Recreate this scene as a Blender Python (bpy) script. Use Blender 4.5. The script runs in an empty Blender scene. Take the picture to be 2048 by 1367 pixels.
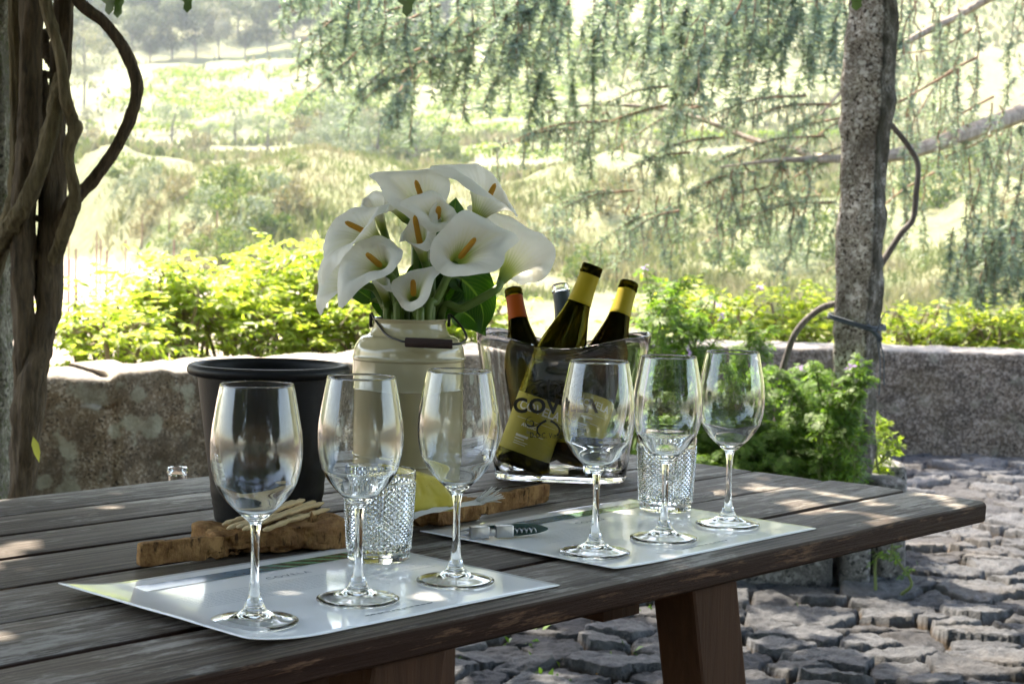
import bpy, math, random
import numpy as np
from mathutils import Vector, Matrix
R = math.radians
SC = bpy.context.scene
COL = SC.collection
RNG = np.random.default_rng(7)
random.seed(7)

# ------------------------------------------------------------------ camera
W, H = 2048.0, 1367.0
FPX, PITCH, ROLL = 3357.6, R(3.67), R(1.2555)
TZ = 0.75                       # table top
CZ = TZ + 0.3677                # camera height
CP, SP, CR, SR = math.cos(PITCH), math.sin(PITCH), math.cos(ROLL), math.sin(ROLL)
cam_d = bpy.data.cameras.new('camera'); cam = bpy.data.objects.new('camera', cam_d); COL.objects.link(cam)
SC.camera = cam
rv, uv_, fv = Vector((1, 0, 0)), Vector((0, SP, CP)), Vector((0, CP, -SP))
xc = rv * CR + uv_ * SR; yc = uv_ * CR - rv * SR
m = Matrix.Identity(4)
for i, c in enumerate((xc, yc, -fv)):
    for j in range(3): m[j][i] = c[j]
m.translation = (0, 0, CZ)
cam.matrix_world = m
cam_d.sensor_width = 36; cam_d.sensor_fit = 'HORIZONTAL'; cam_d.lens = FPX / W * 36
cam_d.clip_start = 0.05; cam_d.clip_end = 3000
cam_d.dof.use_dof = True; cam_d.dof.focus_distance = 1.95; cam_d.dof.aperture_fstop = 16

# ------------------------------------------------------------------ sky, sun, exposure
SUN_AZ, SUN_EL = R(-35), R(56)
S2 = np.array([math.sin(SUN_AZ) * math.cos(SUN_EL), math.cos(SUN_AZ) * math.cos(SUN_EL), math.sin(SUN_EL)])
wd = bpy.data.worlds.new('World'); SC.world = wd; wd.use_nodes = True
nt = wd.node_tree; nt.nodes.clear()
sky = nt.nodes.new('ShaderNodeTexSky'); sky.sky_type = 'NISHITA'; sky.sun_disc = False
sky.sun_elevation = SUN_EL; sky.sun_rotation = SUN_AZ; sky.air_density = 1.0; sky.dust_density = 2.0; sky.ozone_density = 1.0
bg = nt.nodes.new('ShaderNodeBackground'); bg.inputs['Strength'].default_value = 0.15
wo = nt.nodes.new('ShaderNodeOutputWorld')
nt.links.new(sky.outputs[0], bg.inputs[0]); nt.links.new(bg.outputs[0], wo.inputs[0])
sd = bpy.data.lights.new('sun', 'SUN'); sd.energy = 2.7; sd.angle = R(0.55); sd.color = (1.0, 0.96, 0.90)
so = bpy.data.objects.new('sun', sd); COL.objects.link(so)
so.rotation_euler = Vector(S2.tolist()).to_track_quat('Z', 'Y').to_euler(); so.location = (-5, 8, 12)
SC.view_settings.view_transform = 'Standard'; SC.view_settings.look = 'None'
SC.view_settings.exposure = 2.85; SC.view_settings.gamma = 1
SC.view_settings.use_white_balance = True; SC.view_settings.white_balance_temperature = 7550; SC.view_settings.white_balance_tint = 10
cy = SC.cycles
cy.use_denoising = True; cy.max_bounces = 14; cy.diffuse_bounces = 3; cy.glossy_bounces = 5
cy.transmission_bounces = 14; cy.transparent_max_bounces = 16; cy.volume_bounces = 0
cy.caustics_reflective = False; cy.caustics_refractive = True; cy.blur_glossy = 0.6
cy.sample_clamp_indirect = 8

# ------------------------------------------------------------------ pixel helpers (give real positions)
def ray(u, v):
    du, dv = u - W / 2, v - H / 2
    a = du * CR + dv * SR; b = du * SR - dv * CR
    return np.array([a, FPX * CP + b * SP, -FPX * SP + b * CP])
def PZ(u, v, z=TZ):
    d = ray(u, v); t = (z - CZ) / d[2]
    return np.array([0, 0, CZ]) + d * t
def D(u, v, y):
    d = ray(u, v)
    return np.array([0, 0, CZ]) + d * (y / d[1])
TH = R(42.4)
DV = np.array([math.sin(TH), math.cos(TH), 0.0]); NV = np.array([math.cos(TH), -math.sin(TH), 0.0])

# ------------------------------------------------------------------ numpy noise
def _h(ix, iy, iz, seed):
    n = (ix * 374761393 + iy * 668265263 + iz * 2147483647 + seed * 1274126177) & 0xffffffff
    n = ((n ^ (n >> 13)) * 1274126177) & 0xffffffff
    return ((n ^ (n >> 16)) & 0xffff) / 65535.0
def vnoise(p, seed=0):
    p = np.asarray(p, float); i = np.floor(p).astype(np.int64); f = p - i; f = f * f * (3 - 2 * f)
    r = 0
    for a in (0, 1):
        for b in (0, 1):
            for c in (0, 1):
                w = (f[..., 0] if a else 1 - f[..., 0]) * (f[..., 1] if b else 1 - f[..., 1]) * (f[..., 2] if c else 1 - f[..., 2])
                r = r + w * _h(i[..., 0] + a, i[..., 1] + b, i[..., 2] + c, seed)
    return r * 2 - 1
def fbm(p, o=4, seed=0):
    p = np.asarray(p, float); s = 0; a = 1.0; t = 0
    for k in range(o):
        s = s + a * vnoise(p * 2 ** k + 17.3 * k, seed + k); t += a; a *= .5
    return s / t

# ------------------------------------------------------------------ mesh helpers
def tag(o, label=None, cat=None, group=None, kind=None):
    if label: o['label'] = label
    if cat: o['category'] = cat
    if group: o['group'] = group
    if kind: o['kind'] = kind
    return o
def thing(name, label, cat, loc=(0, 0, 0), rz=0, group=None):
    o = bpy.data.objects.new(name, None); COL.objects.link(o)
    o.location = tuple(loc); o.rotation_euler = (0, 0, rz); o.empty_display_size = .05
    return tag(o, label, cat, group)
def link_mesh(name, me, mat=None, parent=None):
    o = bpy.data.objects.new(name, me); COL.objects.link(o)
    if mat is not None:
        me.materials.clear(); me.materials.append(mat)
    if parent is not None: o.parent = parent
    return o
def smooth(me, ang=40):
    if ang is None: return
    me.polygons.foreach_set('use_smooth', np.ones(len(me.polygons), bool))
    if ang < 180: me.set_sharp_from_angle(angle=R(ang))
class MB:
    def __init__(s): s.v = []; s.f = []
    def add(s, v, f):
        o = len(s.v); s.v += [tuple(map(float, p)) for p in v]; s.f += [tuple(i + o for i in q) for q in f]; return s
    def box(s, c, d, M=None, bev=0.0):
        c = np.array(c, float); hx, hy, hz = np.array(d, float) / 2
        if bev <= 0:
            v = [(x, y, z) for x in (-hx, hx) for y in (-hy, hy) for z in (-hz, hz)]
            f = [(0, 1, 3, 2), (4, 6, 7, 5), (0, 4, 5, 1), (2, 3, 7, 6), (0, 2, 6, 4), (1, 5, 7, 3)]
        else:
            bm = __import__('bmesh').new()
            bmesh = __import__('bmesh')
            bmesh.ops.create_cube(bm, size=1, matrix=Matrix.Diagonal((2 * hx, 2 * hy, 2 * hz, 1)))
            bmesh.ops.bevel(bm, geom=bm.edges[:], offset=bev, segments=2, affect='EDGES', profile=.5)
            bm.verts.index_update()
            v = [tuple(x.co) for x in bm.verts]; f = [tuple(x.index for x in q.verts) for q in bm.faces]; bm.free()
        v = np.array(v)
        if M is not None: v = v @ np.array(M).T
        return s.add(v + c, f)
    def tube(s, pts, rad, seg=10, cap=True, wob=0, seed=0):
        P = np.array(pts, float); n = len(P); rad = np.broadcast_to(np.array(rad, float), (n,))
        T = np.gradient(P, axis=0); T /= np.linalg.norm(T, axis=1)[:, None] + 1e-12
        a = np.array([0, 0, 1.0]) if abs(T[0][2]) < .9 else np.array([1.0, 0, 0])
        u = np.cross(T[0], a); u /= np.linalg.norm(u); V = []
        for i in range(n):
            u = u - T[i] * (u @ T[i]); u /= np.linalg.norm(u); w = np.cross(T[i], u)
            for k in range(seg):
                t = 2 * math.pi * k / seg
                r = rad[i]
                if seg >= 24: r *= 1 + .17 * float(vnoise(np.array([math.cos(t + i * .012) * 3.2, math.sin(t + i * .012) * 3.2, i * .06 + seed]), seed + 3)) + .07 * float(vnoise(np.array([math.cos(t) * 5, math.sin(t) * 5, i * .5]), seed + 4))
                if wob: r *= 1 + wob * float(vnoise(np.array([i * (.35 if seg < 24 else .14), math.cos(t) * 1.3 + seed, math.sin(t) * 1.3]), seed))
                V.append(P[i] + (u * math.cos(t) + w * math.sin(t)) * r)
        F = [(i * seg + k, i * seg + (k + 1) % seg, (i + 1) * seg + (k + 1) % seg, (i + 1) * seg + k) for i in range(n - 1) for k in range(seg)]
        if cap: F += [tuple(range(seg - 1, -1, -1)), tuple((n - 1) * seg + k for k in range(seg))]
        return s.add(V, F)
    def lathe(s, prof, seg=48):
        V = []; F = []; idx = []
        for r, z in prof:
            if r < 1e-6: idx.append([len(V)]); V.append((0, 0, z))
            else:
                idx.append(list(range(len(V), len(V) + seg)))
                V += [(r * math.cos(2 * math.pi * k / seg), r * math.sin(2 * math.pi * k / seg), z) for k in range(seg)]
        for a, b in zip(idx[:-1], idx[1:]):
            for k in range(seg):
                l = (k + 1) % seg
                if len(a) == 1 and len(b) == 1: break
                if len(a) == 1: F.append((a[0], b[l], b[k]))
                elif len(b) == 1: F.append((a[k], a[l], b[0]))
                else: F.append((a[k], a[l], b[l], b[k]))
        return s.add(V, F)
    def xf(s, M):
        v = np.array(s.v); M = np.array(M)
        s.v = [tuple(p) for p in (v @ M[:3, :3].T + M[:3, 3])]; return s
    def build(s, name, mat=None, parent=None, ang=40):
        me = bpy.data.meshes.new(name); me.from_pydata(s.v, [], s.f); me.update()
        smooth(me, ang)
        return link_mesh(name, me, mat, parent)
def grid_mesh(name, V, nx, ny, mat=None, parent=None, ang=180, wrap=False):
    """V (nx*ny,3) row-major [i*ny+j]"""
    i, j = np.meshgrid(np.arange(nx - (0 if wrap else 1)), np.arange(ny - 1), indexing='ij')
    a = (i * ny + j).ravel(); b = (((i + 1) % nx) * ny + j).ravel()
    F = np.stack([a, b, b + 1, a + 1], 1)
    return link_mesh(name, arr_mesh(name, V, F, ang), mat, parent)
def arr_mesh(name, V, F, ang=None):
    V = np.ascontiguousarray(V, np.float32); F = np.ascontiguousarray(F, np.int32)
    me = bpy.data.meshes.new(name); k = F.shape[1]
    me.vertices.add(len(V)); me.vertices.foreach_set('co', V.ravel())
    me.loops.add(F.size); me.loops.foreach_set('vertex_index', F.ravel())
    me.polygons.add(len(F)); me.polygons.foreach_set('loop_start', np.arange(0, F.size, k, dtype=np.int32))
    me.update(calc_edges=True); me.validate()
    smooth(me, ang)
    return me
def spline(P, n):
    P = np.array(P, float); m_ = len(P); out = []
    Q = np.vstack([2 * P[0] - P[1], P, 2 * P[-1] - P[-2]])
    for t in np.linspace(0, m_ - 1 - 1e-9, n):
        k = int(t); f = t - k; a, b, c, d = Q[k:k + 4]
        out.append(.5 * (2 * b + (c - a) * f + (2 * a - 5 * b + 4 * c - d) * f * f + (3 * b - a - 3 * c + d) * f ** 3))
    return np.array(out)
def frames(nrm, spin):
    """rotation matrices whose z axis is nrm; x axis rotated by spin"""
    z = nrm / (np.linalg.norm(nrm, axis=1)[:, None] + 1e-9)
    a = np.where(np.abs(z[:, 2:3]) < .95, np.array([[0, 0, 1.0]]), np.array([[1.0, 0, 0]]))
    x = np.cross(a, z); x /= np.linalg.norm(x, axis=1)[:, None]; y = np.cross(z, x)
    c, s_ = np.cos(spin)[:, None], np.sin(spin)[:, None]
    X = x * c + y * s_; Y = y * c - x * s_
    return np.stack([X, Y, z], 2)
def scatter(name, tv, tf, pos, Rm, sc, ang=None):
    tv = np.array(tv, float); tf = np.array(tf, int); n = len(pos)
    sc = np.asarray(sc, float)
    if sc.ndim == 1: sc = sc[:, None]
    V = np.einsum('nij,nkj->nki', Rm, tv[None] * sc[:, None, :]) + pos[:, None]
    F = tf[None] + (np.arange(n) * len(tv))[:, None, None]
    return arr_mesh(name, V.reshape(-1, 3), F.reshape(-1, tf.shape[1]), ang)
# leaf templates: grow along +y, normal z
LEAF_V = [(0, 0, 0), (.28, .35, .06), (.2, .72, .05), (0, 1, -.06), (-.2, .72, .05), (-.28, .35, .06), (0, .4, 0), (0, .75, -.01)]
LEAF_F = [(0, 1, 6, 6), (0, 6, 5, 5)]
LEAF_Q = [(0, 1, 2, 6), (6, 2, 3, 7), (0, 6, 4, 5), (6, 7, 3, 4)]
LEAF_V2 = [(0, 0, 0), (.24, .45, .05), (0, 1, -.08), (-.24, .45, .05)]
LEAF_Q2 = [(0, 1, 2, 3)]
def rand_dirs(n, rng=RNG):
    d = rng.normal(size=(n, 3)); return d / np.linalg.norm(d, axis=1)[:, None]

# ------------------------------------------------------------------ materials
class NM:
    def __init__(s, name):
        s.m = bpy.data.materials.new(name); s.m.use_nodes = True; s.t = s.m.node_tree; s.t.nodes.clear()
        s.out = s.n('ShaderNodeOutputMaterial')
    def n(s, typ, **k):
        o = s.t.nodes.new(typ)
        for a, b in k.items(): setattr(o, a, b)
        return o
    def l(s, a, b): s.t.links.new(a, b)
    def inp(s, node, key, val):
        if hasattr(val, 'is_output') or isinstance(val, bpy.types.NodeSocket): s.l(val, node.inputs[key])
        else: node.inputs[key].default_value = val
    def coord(s, kind='Object', scale=(1, 1, 1), rot=(0, 0, 0)):
        tc = s.n('ShaderNodeTexCoord'); mp = s.n('ShaderNodeMapping')
        mp.inputs['Scale'].default_value = scale; mp.inputs['Rotation'].default_value = rot
        s.l(tc.outputs[kind], mp.inputs[0]); return mp.outputs[0]
    def noise(s, vec, scale=5, detail=4, rough=.55, dist=0):
        o = s.n('ShaderNodeTexNoise'); s.inp(o, 'Scale', scale); s.inp(o, 'Detail', detail); s.inp(o, 'Roughness', rough); s.inp(o, 'Distortion', dist)
        if vec is not None: s.l(vec, o.inputs['Vector'])
        return o.outputs['Fac']
    def voro(s, vec, scale=5, feature='F1', out='Distance', rnd=1):
        o = s.n('ShaderNodeTexVoronoi', feature=feature); s.inp(o, 'Scale', scale); s.inp(o, 'Randomness', rnd)
        if vec is not None: s.l(vec, o.inputs['Vector'])
        return o.outputs[out]
    def ramp(s, fac, stops, interp='LINEAR'):
        o = s.n('ShaderNodeValToRGB'); o.color_ramp.interpolation = interp; e = o.color_ramp.elements
        while len(e) < len(stops): e.new(.5)
        for q, (p, c) in zip(e, stops):
            q.position = p; q.color = (c, c, c, 1) if not hasattr(c, '__len__') else (*c, 1)
        s.l(fac, o.inputs[0]); return o.outputs[0]
    def mix(s, fac, a, b, mode='MIX'):
        o = s.n('ShaderNodeMix', data_type='RGBA', blend_type=mode)
        s.inp(o, 0, fac)
        for k, x in ((6, a), (7, b)):
            if hasattr(x, '__len__') and not isinstance(x, bpy.types.NodeSocket): o.inputs[k].default_value = (*x, 1)
            else: s.l(x, o.inputs[k])
        return o.outputs[2]
    def math(s, op, a, b=0.0):
        o = s.n('ShaderNodeMath', operation=op); s.inp(o, 0, a); s.inp(o, 1, b); return o.outputs[0]
    def bump(s, h, strength=.3, dist=.01, nrm=None):
        o = s.n('ShaderNodeBump'); s.inp(o, 'Strength', strength); s.inp(o, 'Distance', dist); s.l(h, o.inputs['Height'])
        if nrm is not None: s.l(nrm, o.inputs['Normal'])
        return o.outputs[0]
    def princ(s, color, rough=.6, bump=None, **k):
        p = s.n('ShaderNodeBsdfPrincipled')
        if hasattr(color, '__len__') and not isinstance(color, bpy.types.NodeSocket): p.inputs['Base Color'].default_value = (*color, 1)
        else: s.l(color, p.inputs['Base Color'])
        s.inp(p, 'Roughness', rough)
        for a, b in k.items(): s.inp(p, a.replace('_', ' '), b)
        if bump is not None: s.l(bump, p.inputs['Normal'])
        return p.outputs[0]
    def done(s, sh): s.l(sh, s.out.inputs['Surface']); return s.m
def plain(name, c, rough=.5, var=.15, scale=30, bump=0, **k):
    a = NM(name); v = a.coord(); f = a.noise(v, scale, 5)
    col = a.mix(f, tuple(x * (1 - var) for x in c), tuple(min(1, x * (1 + var)) for x in c))
    b = a.bump(a.noise(v, scale * 2, 4), bump, .004) if bump else None
    return a.done(a.princ(col, rough, b, **k))
def leaf_mat(name, c1, c2, trans=.45, rough=.5, c3=None, tcol=None, spec=.35):
    a = NM(name); g = a.n('ShaderNodeNewGeometry')
    st = [(0, c1), (.75, c2)] + ([(1, c3)] if c3 else [])
    col = a.ramp(g.outputs['Random Per Island'], st)
    p = a.princ(col, rough, None, Specular_IOR_Level=spec)
    t = a.n('ShaderNodeBsdfTranslucent')
    a.l(a.mix(1.0, col, tcol or (1.6, 1.7, .7), 'MULTIPLY'), t.inputs[0])
    mx = a.n('ShaderNodeMixShader'); mx.inputs[0].default_value = trans
    a.l(p, mx.inputs[1]); a.l(t.outputs[0], mx.inputs[2])
    return a.done(mx.outputs[0])
def glass_mat(name, col=(1, 1, 1), ior=1.5, rough=0.0):
    a = NM(name); g = a.n('ShaderNodeBsdfGlass'); g.inputs['Color'].default_value = (*col, 1)
    g.inputs['IOR'].default_value = ior; g.inputs['Roughness'].default_value = rough
    return a.done(g.outputs[0])
def bark_mat(name, c1, c2, scale=(14, 14, 2.2), bump=.6):
    a = NM(name); v = a.coord('Object', scale)
    n = a.noise(v, 3, 6, .65, .6); n2 = a.noise(a.coord(), 7, 4)
    col = a.mix(a.math('MULTIPLY', n, n2), c1, c2); col = a.ramp(a.math('MULTIPLY_ADD', n, .7), [(0, c1), (1, c2)]) if False else a.mix(a.ramp(n, [(.35, 0.0), (.65, 1.0)]), c1, c2)
    col = a.mix(a.ramp(n2, [(.55, 0.0), (.75, .6)]), col, tuple(x * 1.25 for x in c2))
    return a.done(a.princ(col, .85, a.bump(n, bump, .012)))
def granite(name, c1, c2, c3, lich=0.0, scale=1.0, moss=None, spot=None, cap=None):
    a = NM(name); v = a.coord()
    n = a.noise(v, 260 * scale, 3, .7); big = a.noise(v, 6, 5, .6); vv = a.voro(v, 170 * scale, 'F1', 'Color')
    sep = a.n('ShaderNodeSeparateColor'); a.l(vv, sep.inputs[0])
    col = a.mix(a.ramp(n, [(.43, 0.0), (.57, 1.0)]), c1, c2)
    col = a.mix(a.ramp(sep.outputs[0], [(.72, 0.0), (.8, 1.0)]), col, c3)
    col = a.mix(a.ramp(sep.outputs[1], [(.86, 0.0), (.92, 1.0)]), col, tuple(x * .35 for x in c1))
    col = a.mix(a.ramp(big, [(.42, 0.0), (.62, .75)]), col, tuple(x * .5 for x in c1))
    if lich:
        l1 = a.voro(v, 9, 'SMOOTH_F1'); l2 = a.noise(v, 28, 5, .7)
        f = a.math('MULTIPLY', a.ramp(a.math('ADD', l1, a.math('MULTIPLY', l2, .5)), [(.46, 1.0), (.56, 0.0)]), lich)
        col = a.mix(f, col, (.36, .36, .27))
        l3 = a.noise(v, 3.2, 6, .7)
        col = a.mix(a.ramp(l3, [(.5, 0.0), (.68, .8)]), col, (.10, .075, .045))
    if spot:
        f = a.ramp(a.noise(v, 55, 4, .75), [(.5, 0.0), (.62, 1.0)])
        col = a.mix(f, col, spot)
    if cap:  # upward faces paler: the sunlit wall top is put into the colour
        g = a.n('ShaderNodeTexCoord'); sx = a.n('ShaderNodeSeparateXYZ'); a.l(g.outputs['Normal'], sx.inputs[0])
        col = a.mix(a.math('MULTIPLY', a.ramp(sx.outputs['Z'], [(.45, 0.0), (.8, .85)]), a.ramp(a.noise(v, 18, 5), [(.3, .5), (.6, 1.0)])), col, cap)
    if moss:
        g = a.n('ShaderNodeTexCoord'); sx = a.n('ShaderNodeSeparateXYZ'); a.l(g.outputs['Normal'], sx.inputs[0])
        f = a.math('MULTIPLY', a.ramp(a.math('ABSOLUTE', sx.outputs['X']), [(.45, 0.0), (.75, 1.0)]), a.ramp(a.noise(v, 12, 5), [(.3, .45), (.6, 1.0)]))
        col = a.mix(f, col, moss)
    h = a.math('ADD', a.math('MULTIPLY', a.noise(v, 40, 6, .7), 1.0), a.math('MULTIPLY', n, .25))
    return a.done(a.princ(col, .9, a.bump(h, .8, .012)))

# ================================================================== SETTING
def sstep(a, b, x):
    t = np.clip((x - a) / (b - a), 0, 1); return t * t * (3 - 2 * t)
def terrain(x, y, detail=True):
    x = np.asarray(x, float); y = np.asarray(y, float); r = np.hypot(x, y); a = x / np.maximum(y, 1)
    bb = 60 + 34 * sstep(-.15, -.28, a) + 0 * r                      # foot of the bank, farther on the left
    cr = np.maximum(95, bb + 18)
    rr = np.where(r < bb, 45 + (r - 45) * 15 / (bb - 45), np.where(r < cr, 60 + (r - bb) * 35 / (cr - bb), r))
    rr = np.where(r < 45, r, rr)
    z = np.interp(rr, [0, 9.4, 11, 16, 30, 45, 60, 66, 75, 85, 95, 112, 168, 200, 240, 320, 332, 420, 600, 1200],
                  [-1.1, -1.1, -1.2, -2.0, -1.9, -1.35, -.7, .2, 2.2, 3.9, 4.7, 5.2, 8.2, 10.3, 15, 29.5, 31.5, 60, 112, 300])
    z = z + .11 * np.clip(x + 72, -60, 160) * sstep(170, 330, r)
    if detail:
        k = sstep(50, 75, rr)
        p = np.stack([x / 16, y / 16, 0 * x], -1)
        z = z + k * fbm(p, 4, 3) * 1.0 * np.clip(r / 100, .5, 2.2) + sstep(100, 200, rr) * vnoise(np.stack([x / 60, y / 60, 0 * x], -1), 9) * 2.0
        aw = np.arctan2(x, np.maximum(y, 1)); hump = sstep(60, 76, rr) * (1 - sstep(100, 122, rr))
        z = z + hump * (1.5 * vnoise(np.stack([aw * 17, r / 60, 0 * r], -1), 14) + .8 * vnoise(np.stack([aw * 43 + r / 14, r / 30, 0 * r], -1), 15))
        z = z + .1 * fbm(np.stack([x / 2.0, y / 2.0, 0 * x], -1), 3, 5) * sstep(20, 40, r)
    return z
nA, nRr = 260, 300
aa = np.linspace(R(-62), R(62), nA); rr_ = np.geomspace(9.35, 900, nRr)
AA, RR = np.meshgrid(aa, rr_, indexing='ij')
TX, TY = RR * np.sin(AA), RR * np.cos(AA)
TZt = terrain(TX, TY)
hill = grid_mesh('hillside', np.stack([TX, TY, TZt], -1).reshape(-1, 3), nA, nRr)
at = hill.data.attributes.new('field', 'FLOAT', 'POINT')
azm = TX / np.maximum(TY, 1)
bbm = 60 + 34 * sstep(-.15, -.28, azm)
fld = (1 - sstep(bbm - 3, bbm + 2, RR)) * sstep(20, 26, RR) * sstep(-.09, -.14, azm)
path = np.exp(-((RR - (150 + 60 * (azm + .1)) - 8 * vnoise(np.stack([TX / 30, TY / 30, 0 * TX], -1), 4)) / 3.2) ** 2) * sstep(.02, -.03, azm) * .3
at.data.foreach_set('value', np.clip(fld + path, 0, 1).ravel().astype(np.float32))
a = NM('meadow_earth'); v = a.coord()
n1 = a.noise(v, .16, 6, .65); n2 = a.noise(v, 1.3, 6, .7); n3 = a.noise(v, .05, 4)
grass = a.mix(a.ramp(n1, [(.36, 0.0), (.6, 1.0)]), (.065, .095, .025), (.15, .15, .06))
grass = a.mix(a.ramp(n2, [(.42, 0.0), (.66, .85)]), grass, (.20, .185, .095))
grass = a.mix(a.ramp(n3, [(.5, 0.0), (.7, .5)]), grass, (.12, .17, .04))
earth = a.mix(a.noise(v, .9, 6, .7), (.26, .205, .155), (.36, .30, .24))
fa = a.n('ShaderNodeAttribute', attribute_name='field')
col = a.mix(a.ramp(a.math('ADD', fa.outputs['Fac'], a.math('MULTIPLY', a.math('SUBTRACT', n2, .5), .5)), [(.35, 0.0), (.6, 1.0)]), grass, earth)
hill.data.materials.append(a.done(a.princ(col, .95, a.bump(n2, .5, .2))))
tag(hill, kind='structure')
def ground_at(u, v_, y):
    p = D(u, v_, y); return np.array([p[0], p[1], float(terrain(p[0], p[1]))])

# paving: irregular flat stones, height field in the part that shows; a coarse sheet elsewhere
def paving(x, y):
    sx, sy = .235, .12
    wx = .06 * fbm(np.stack([x * 5, y * 5, 0 * x], -1), 3, 21); wy = .045 * fbm(np.stack([x * 5, y * 5, 0 * x + 9], -1), 3, 22)
    px, py = (x + wx) / sx, (y + wy) / sy
    ix, iy = np.floor(px).astype(np.int64), np.floor(py).astype(np.int64)
    f1 = np.full(x.shape, 9.0); f2 = f1.copy(); hid = np.zeros(x.shape); tx = hid.copy(); ty = hid.copy(); cx_ = hid.copy(); cy_ = hid.copy()
    for dx in (-2, -1, 0, 1, 2):
        for dy in (-2, -1, 0, 1, 2):
            jx, jy = ix + dx, iy + dy
            qx = jx + .1 + .8 * _h(jx, jy, 0 * jx, 1); qy = jy + .1 + .8 * _h(jx, jy, 0 * jx, 2)
            w = .75 + .6 * _h(jx, jy, 0 * jx, 6)
            d = np.hypot((px - qx) * sx, (py - qy) * sy) / w
            nw = d < f1
            f2 = np.where(nw, f1, np.minimum(f2, d))
            hid = np.where(nw, _h(jx, jy, 0 * jx, 3), hid); tx = np.where(nw, _h(jx, jy, 0 * jx, 4) - .5, tx); ty = np.where(nw, _h(jx, jy, 0 * jx, 5) - .5, ty)
            cx_ = np.where(nw, (px - qx) * sx, cx_); cy_ = np.where(nw, (py - qy) * sy, cy_)
            f1 = np.where(nw, d, f1)
    g = f2 - f1
    top = .024 * (hid - .5) + tx * .13 * cx_ + ty * .30 * cy_ + .007 * fbm(np.stack([x * 14, y * 14, hid * 5], -1), 4, 31) + .003 * fbm(np.stack([x * 60, y * 60, hid], -1), 2, 33)
    top = top + .0026 * np.round(2.2 * fbm(np.stack([x * 9, y * 16, hid * 7], -1), 3, 35))
    e = sstep(.007, .017, g + .009 * fbm(np.stack([x * 40, y * 40, 0 * x], -1), 2, 41))
    return -.036 + .006 * fbm(np.stack([x * 50, y * 50, 0 * x], -1), 2, 8) + e * (.036 + top), e, hid
gx = np.linspace(-.75, 3.55, 600); gy = np.concatenate([np.linspace(3.0, 6.2, 500), np.linspace(6.21, 9.15, 250)])
GX, GY = np.meshgrid(gx, gy, indexing='ij')
GZ, GE, GH = paving(GX, GY)
pave = grid_mesh('stone_paving', np.stack([GX, GY, GZ], -1).reshape(-1, 3), len(gx), len(gy))
at = pave.data.attributes.new('stone', 'FLOAT', 'POINT'); at.data.foreach_set('value', GE.ravel().astype(np.float32))
at = pave.data.attributes.new('tone', 'FLOAT', 'POINT'); at.data.foreach_set('value', GH.ravel().astype(np.float32))
a = NM('schist'); v = a.coord(); n = a.noise(v, 14, 8, .75); nf = a.noise(v, 130, 5, .8); nb = a.noise(v, 2.1, 4)
col = a.mix(a.ramp(n, [(.35, 0.0), (.65, 1.0)]), (.024, .027, .034), (.088, .093, .104))
col = a.mix(a.ramp(nf, [(.5, 0.0), (.7, .5)]), col, (.17, .175, .185))
col = a.mix(a.ramp(nb, [(.5, 0.0), (.68, .45)]), col, (.10, .085, .07))
ft = a.n('ShaderNodeAttribute', attribute_name='tone'); col = a.mix(1.0, col, a.ramp(ft.outputs['Fac'], [(0, (.55, .54, .55)), (.5, (.95, .93, .9)), (1, (1.45, 1.42, 1.36))]), 'MULTIPLY')
fa = a.n('ShaderNodeAttribute', attribute_name='stone')
col = a.mix(a.ramp(fa.outputs['Fac'], [(.25, 0.0), (.7, 1.0)]), a.mix(nf, (.022, .016, .011), (.09, .06, .035)), col)
M_SCHIST = a.done(a.princ(col, .8, a.bump(a.math('ADD', n, a.math('MULTIPLY', nf, .6)), .9, .016), Specular_IOR_Level=.3))
pave.data.materials.append(M_SCHIST); tag(pave, kind='structure')
bx = MB()
for (x0, x1, y0, y1) in ((-9, 9, -11, 3.0), (-9, -.75, 3.0, 9.5), (3.55, 9, 3.0, 9.5), (-.75, 3.55, 9.15, 9.5)):
    bx.add([(x0, y0, -.012), (x1, y0, -.012), (x1, y1, -.012), (x0, y1, -.012)], [(0, 1, 2, 3)])
tag(bx.build('patio_ground', M_SCHIST, ang=None), kind='structure')
# leaf litter and tiny weeds in the joints
q = RNG.uniform([-.4, 3.1], [2.6, 7.5], (1500, 2)); hz, he, _ = paving(q[:, 0], q[:, 1])
lit = q[he < .6]; lz = hz[he < .6]
pos = np.column_stack([lit, lz + .004])
o = link_mesh('leaf_litter', scatter('leaf_litter', LEAF_V2, LEAF_Q2, pos, frames(np.column_stack([RNG.normal(0, .35, (len(pos), 2)), np.ones(len(pos))]), RNG.uniform(0, 6.3, len(pos))), RNG.uniform(.008, .024, len(pos))),
              leaf_mat('dry_leaf', (.16, .08, .035), (.33, .2, .09), .2))
tag(o, 'brown dead leaves and crumbs lying in the joints of the stone paving', 'leaf litter', kind='stuff')
wp = []
for (u, v_) in ((1105, 1205), (1290, 1215), (1040, 1280), (1075, 1340), (1100, 1310), (1250, 1290), (1330, 1295), (1095, 1350), (1050, 1250), (905, 1310), (1460, 1300), (1610, 1215), (1850, 1130)):
    c = PZ(u, v_, 0)
    for k in range(9): wp.append(c + np.array([*RNG.normal(0, .035, 2), .0]))
wp = np.array(wp)
o = link_mesh('weeds', scatter('weeds', LEAF_V2, LEAF_Q2, wp - [0, 0, .01], frames(np.column_stack([RNG.normal(0, 1, (len(wp), 2)), RNG.uniform(.2, 1, len(wp))]), RNG.uniform(0, 6.3, len(wp))), RNG.uniform(.016, .036, len(wp))),
              leaf_mat('weed_leaf', (.05, .11, .02), (.10, .18, .035), .3))
tag(o, 'small green weeds sprouting between the paving stones', 'weeds', kind='stuff')

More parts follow.
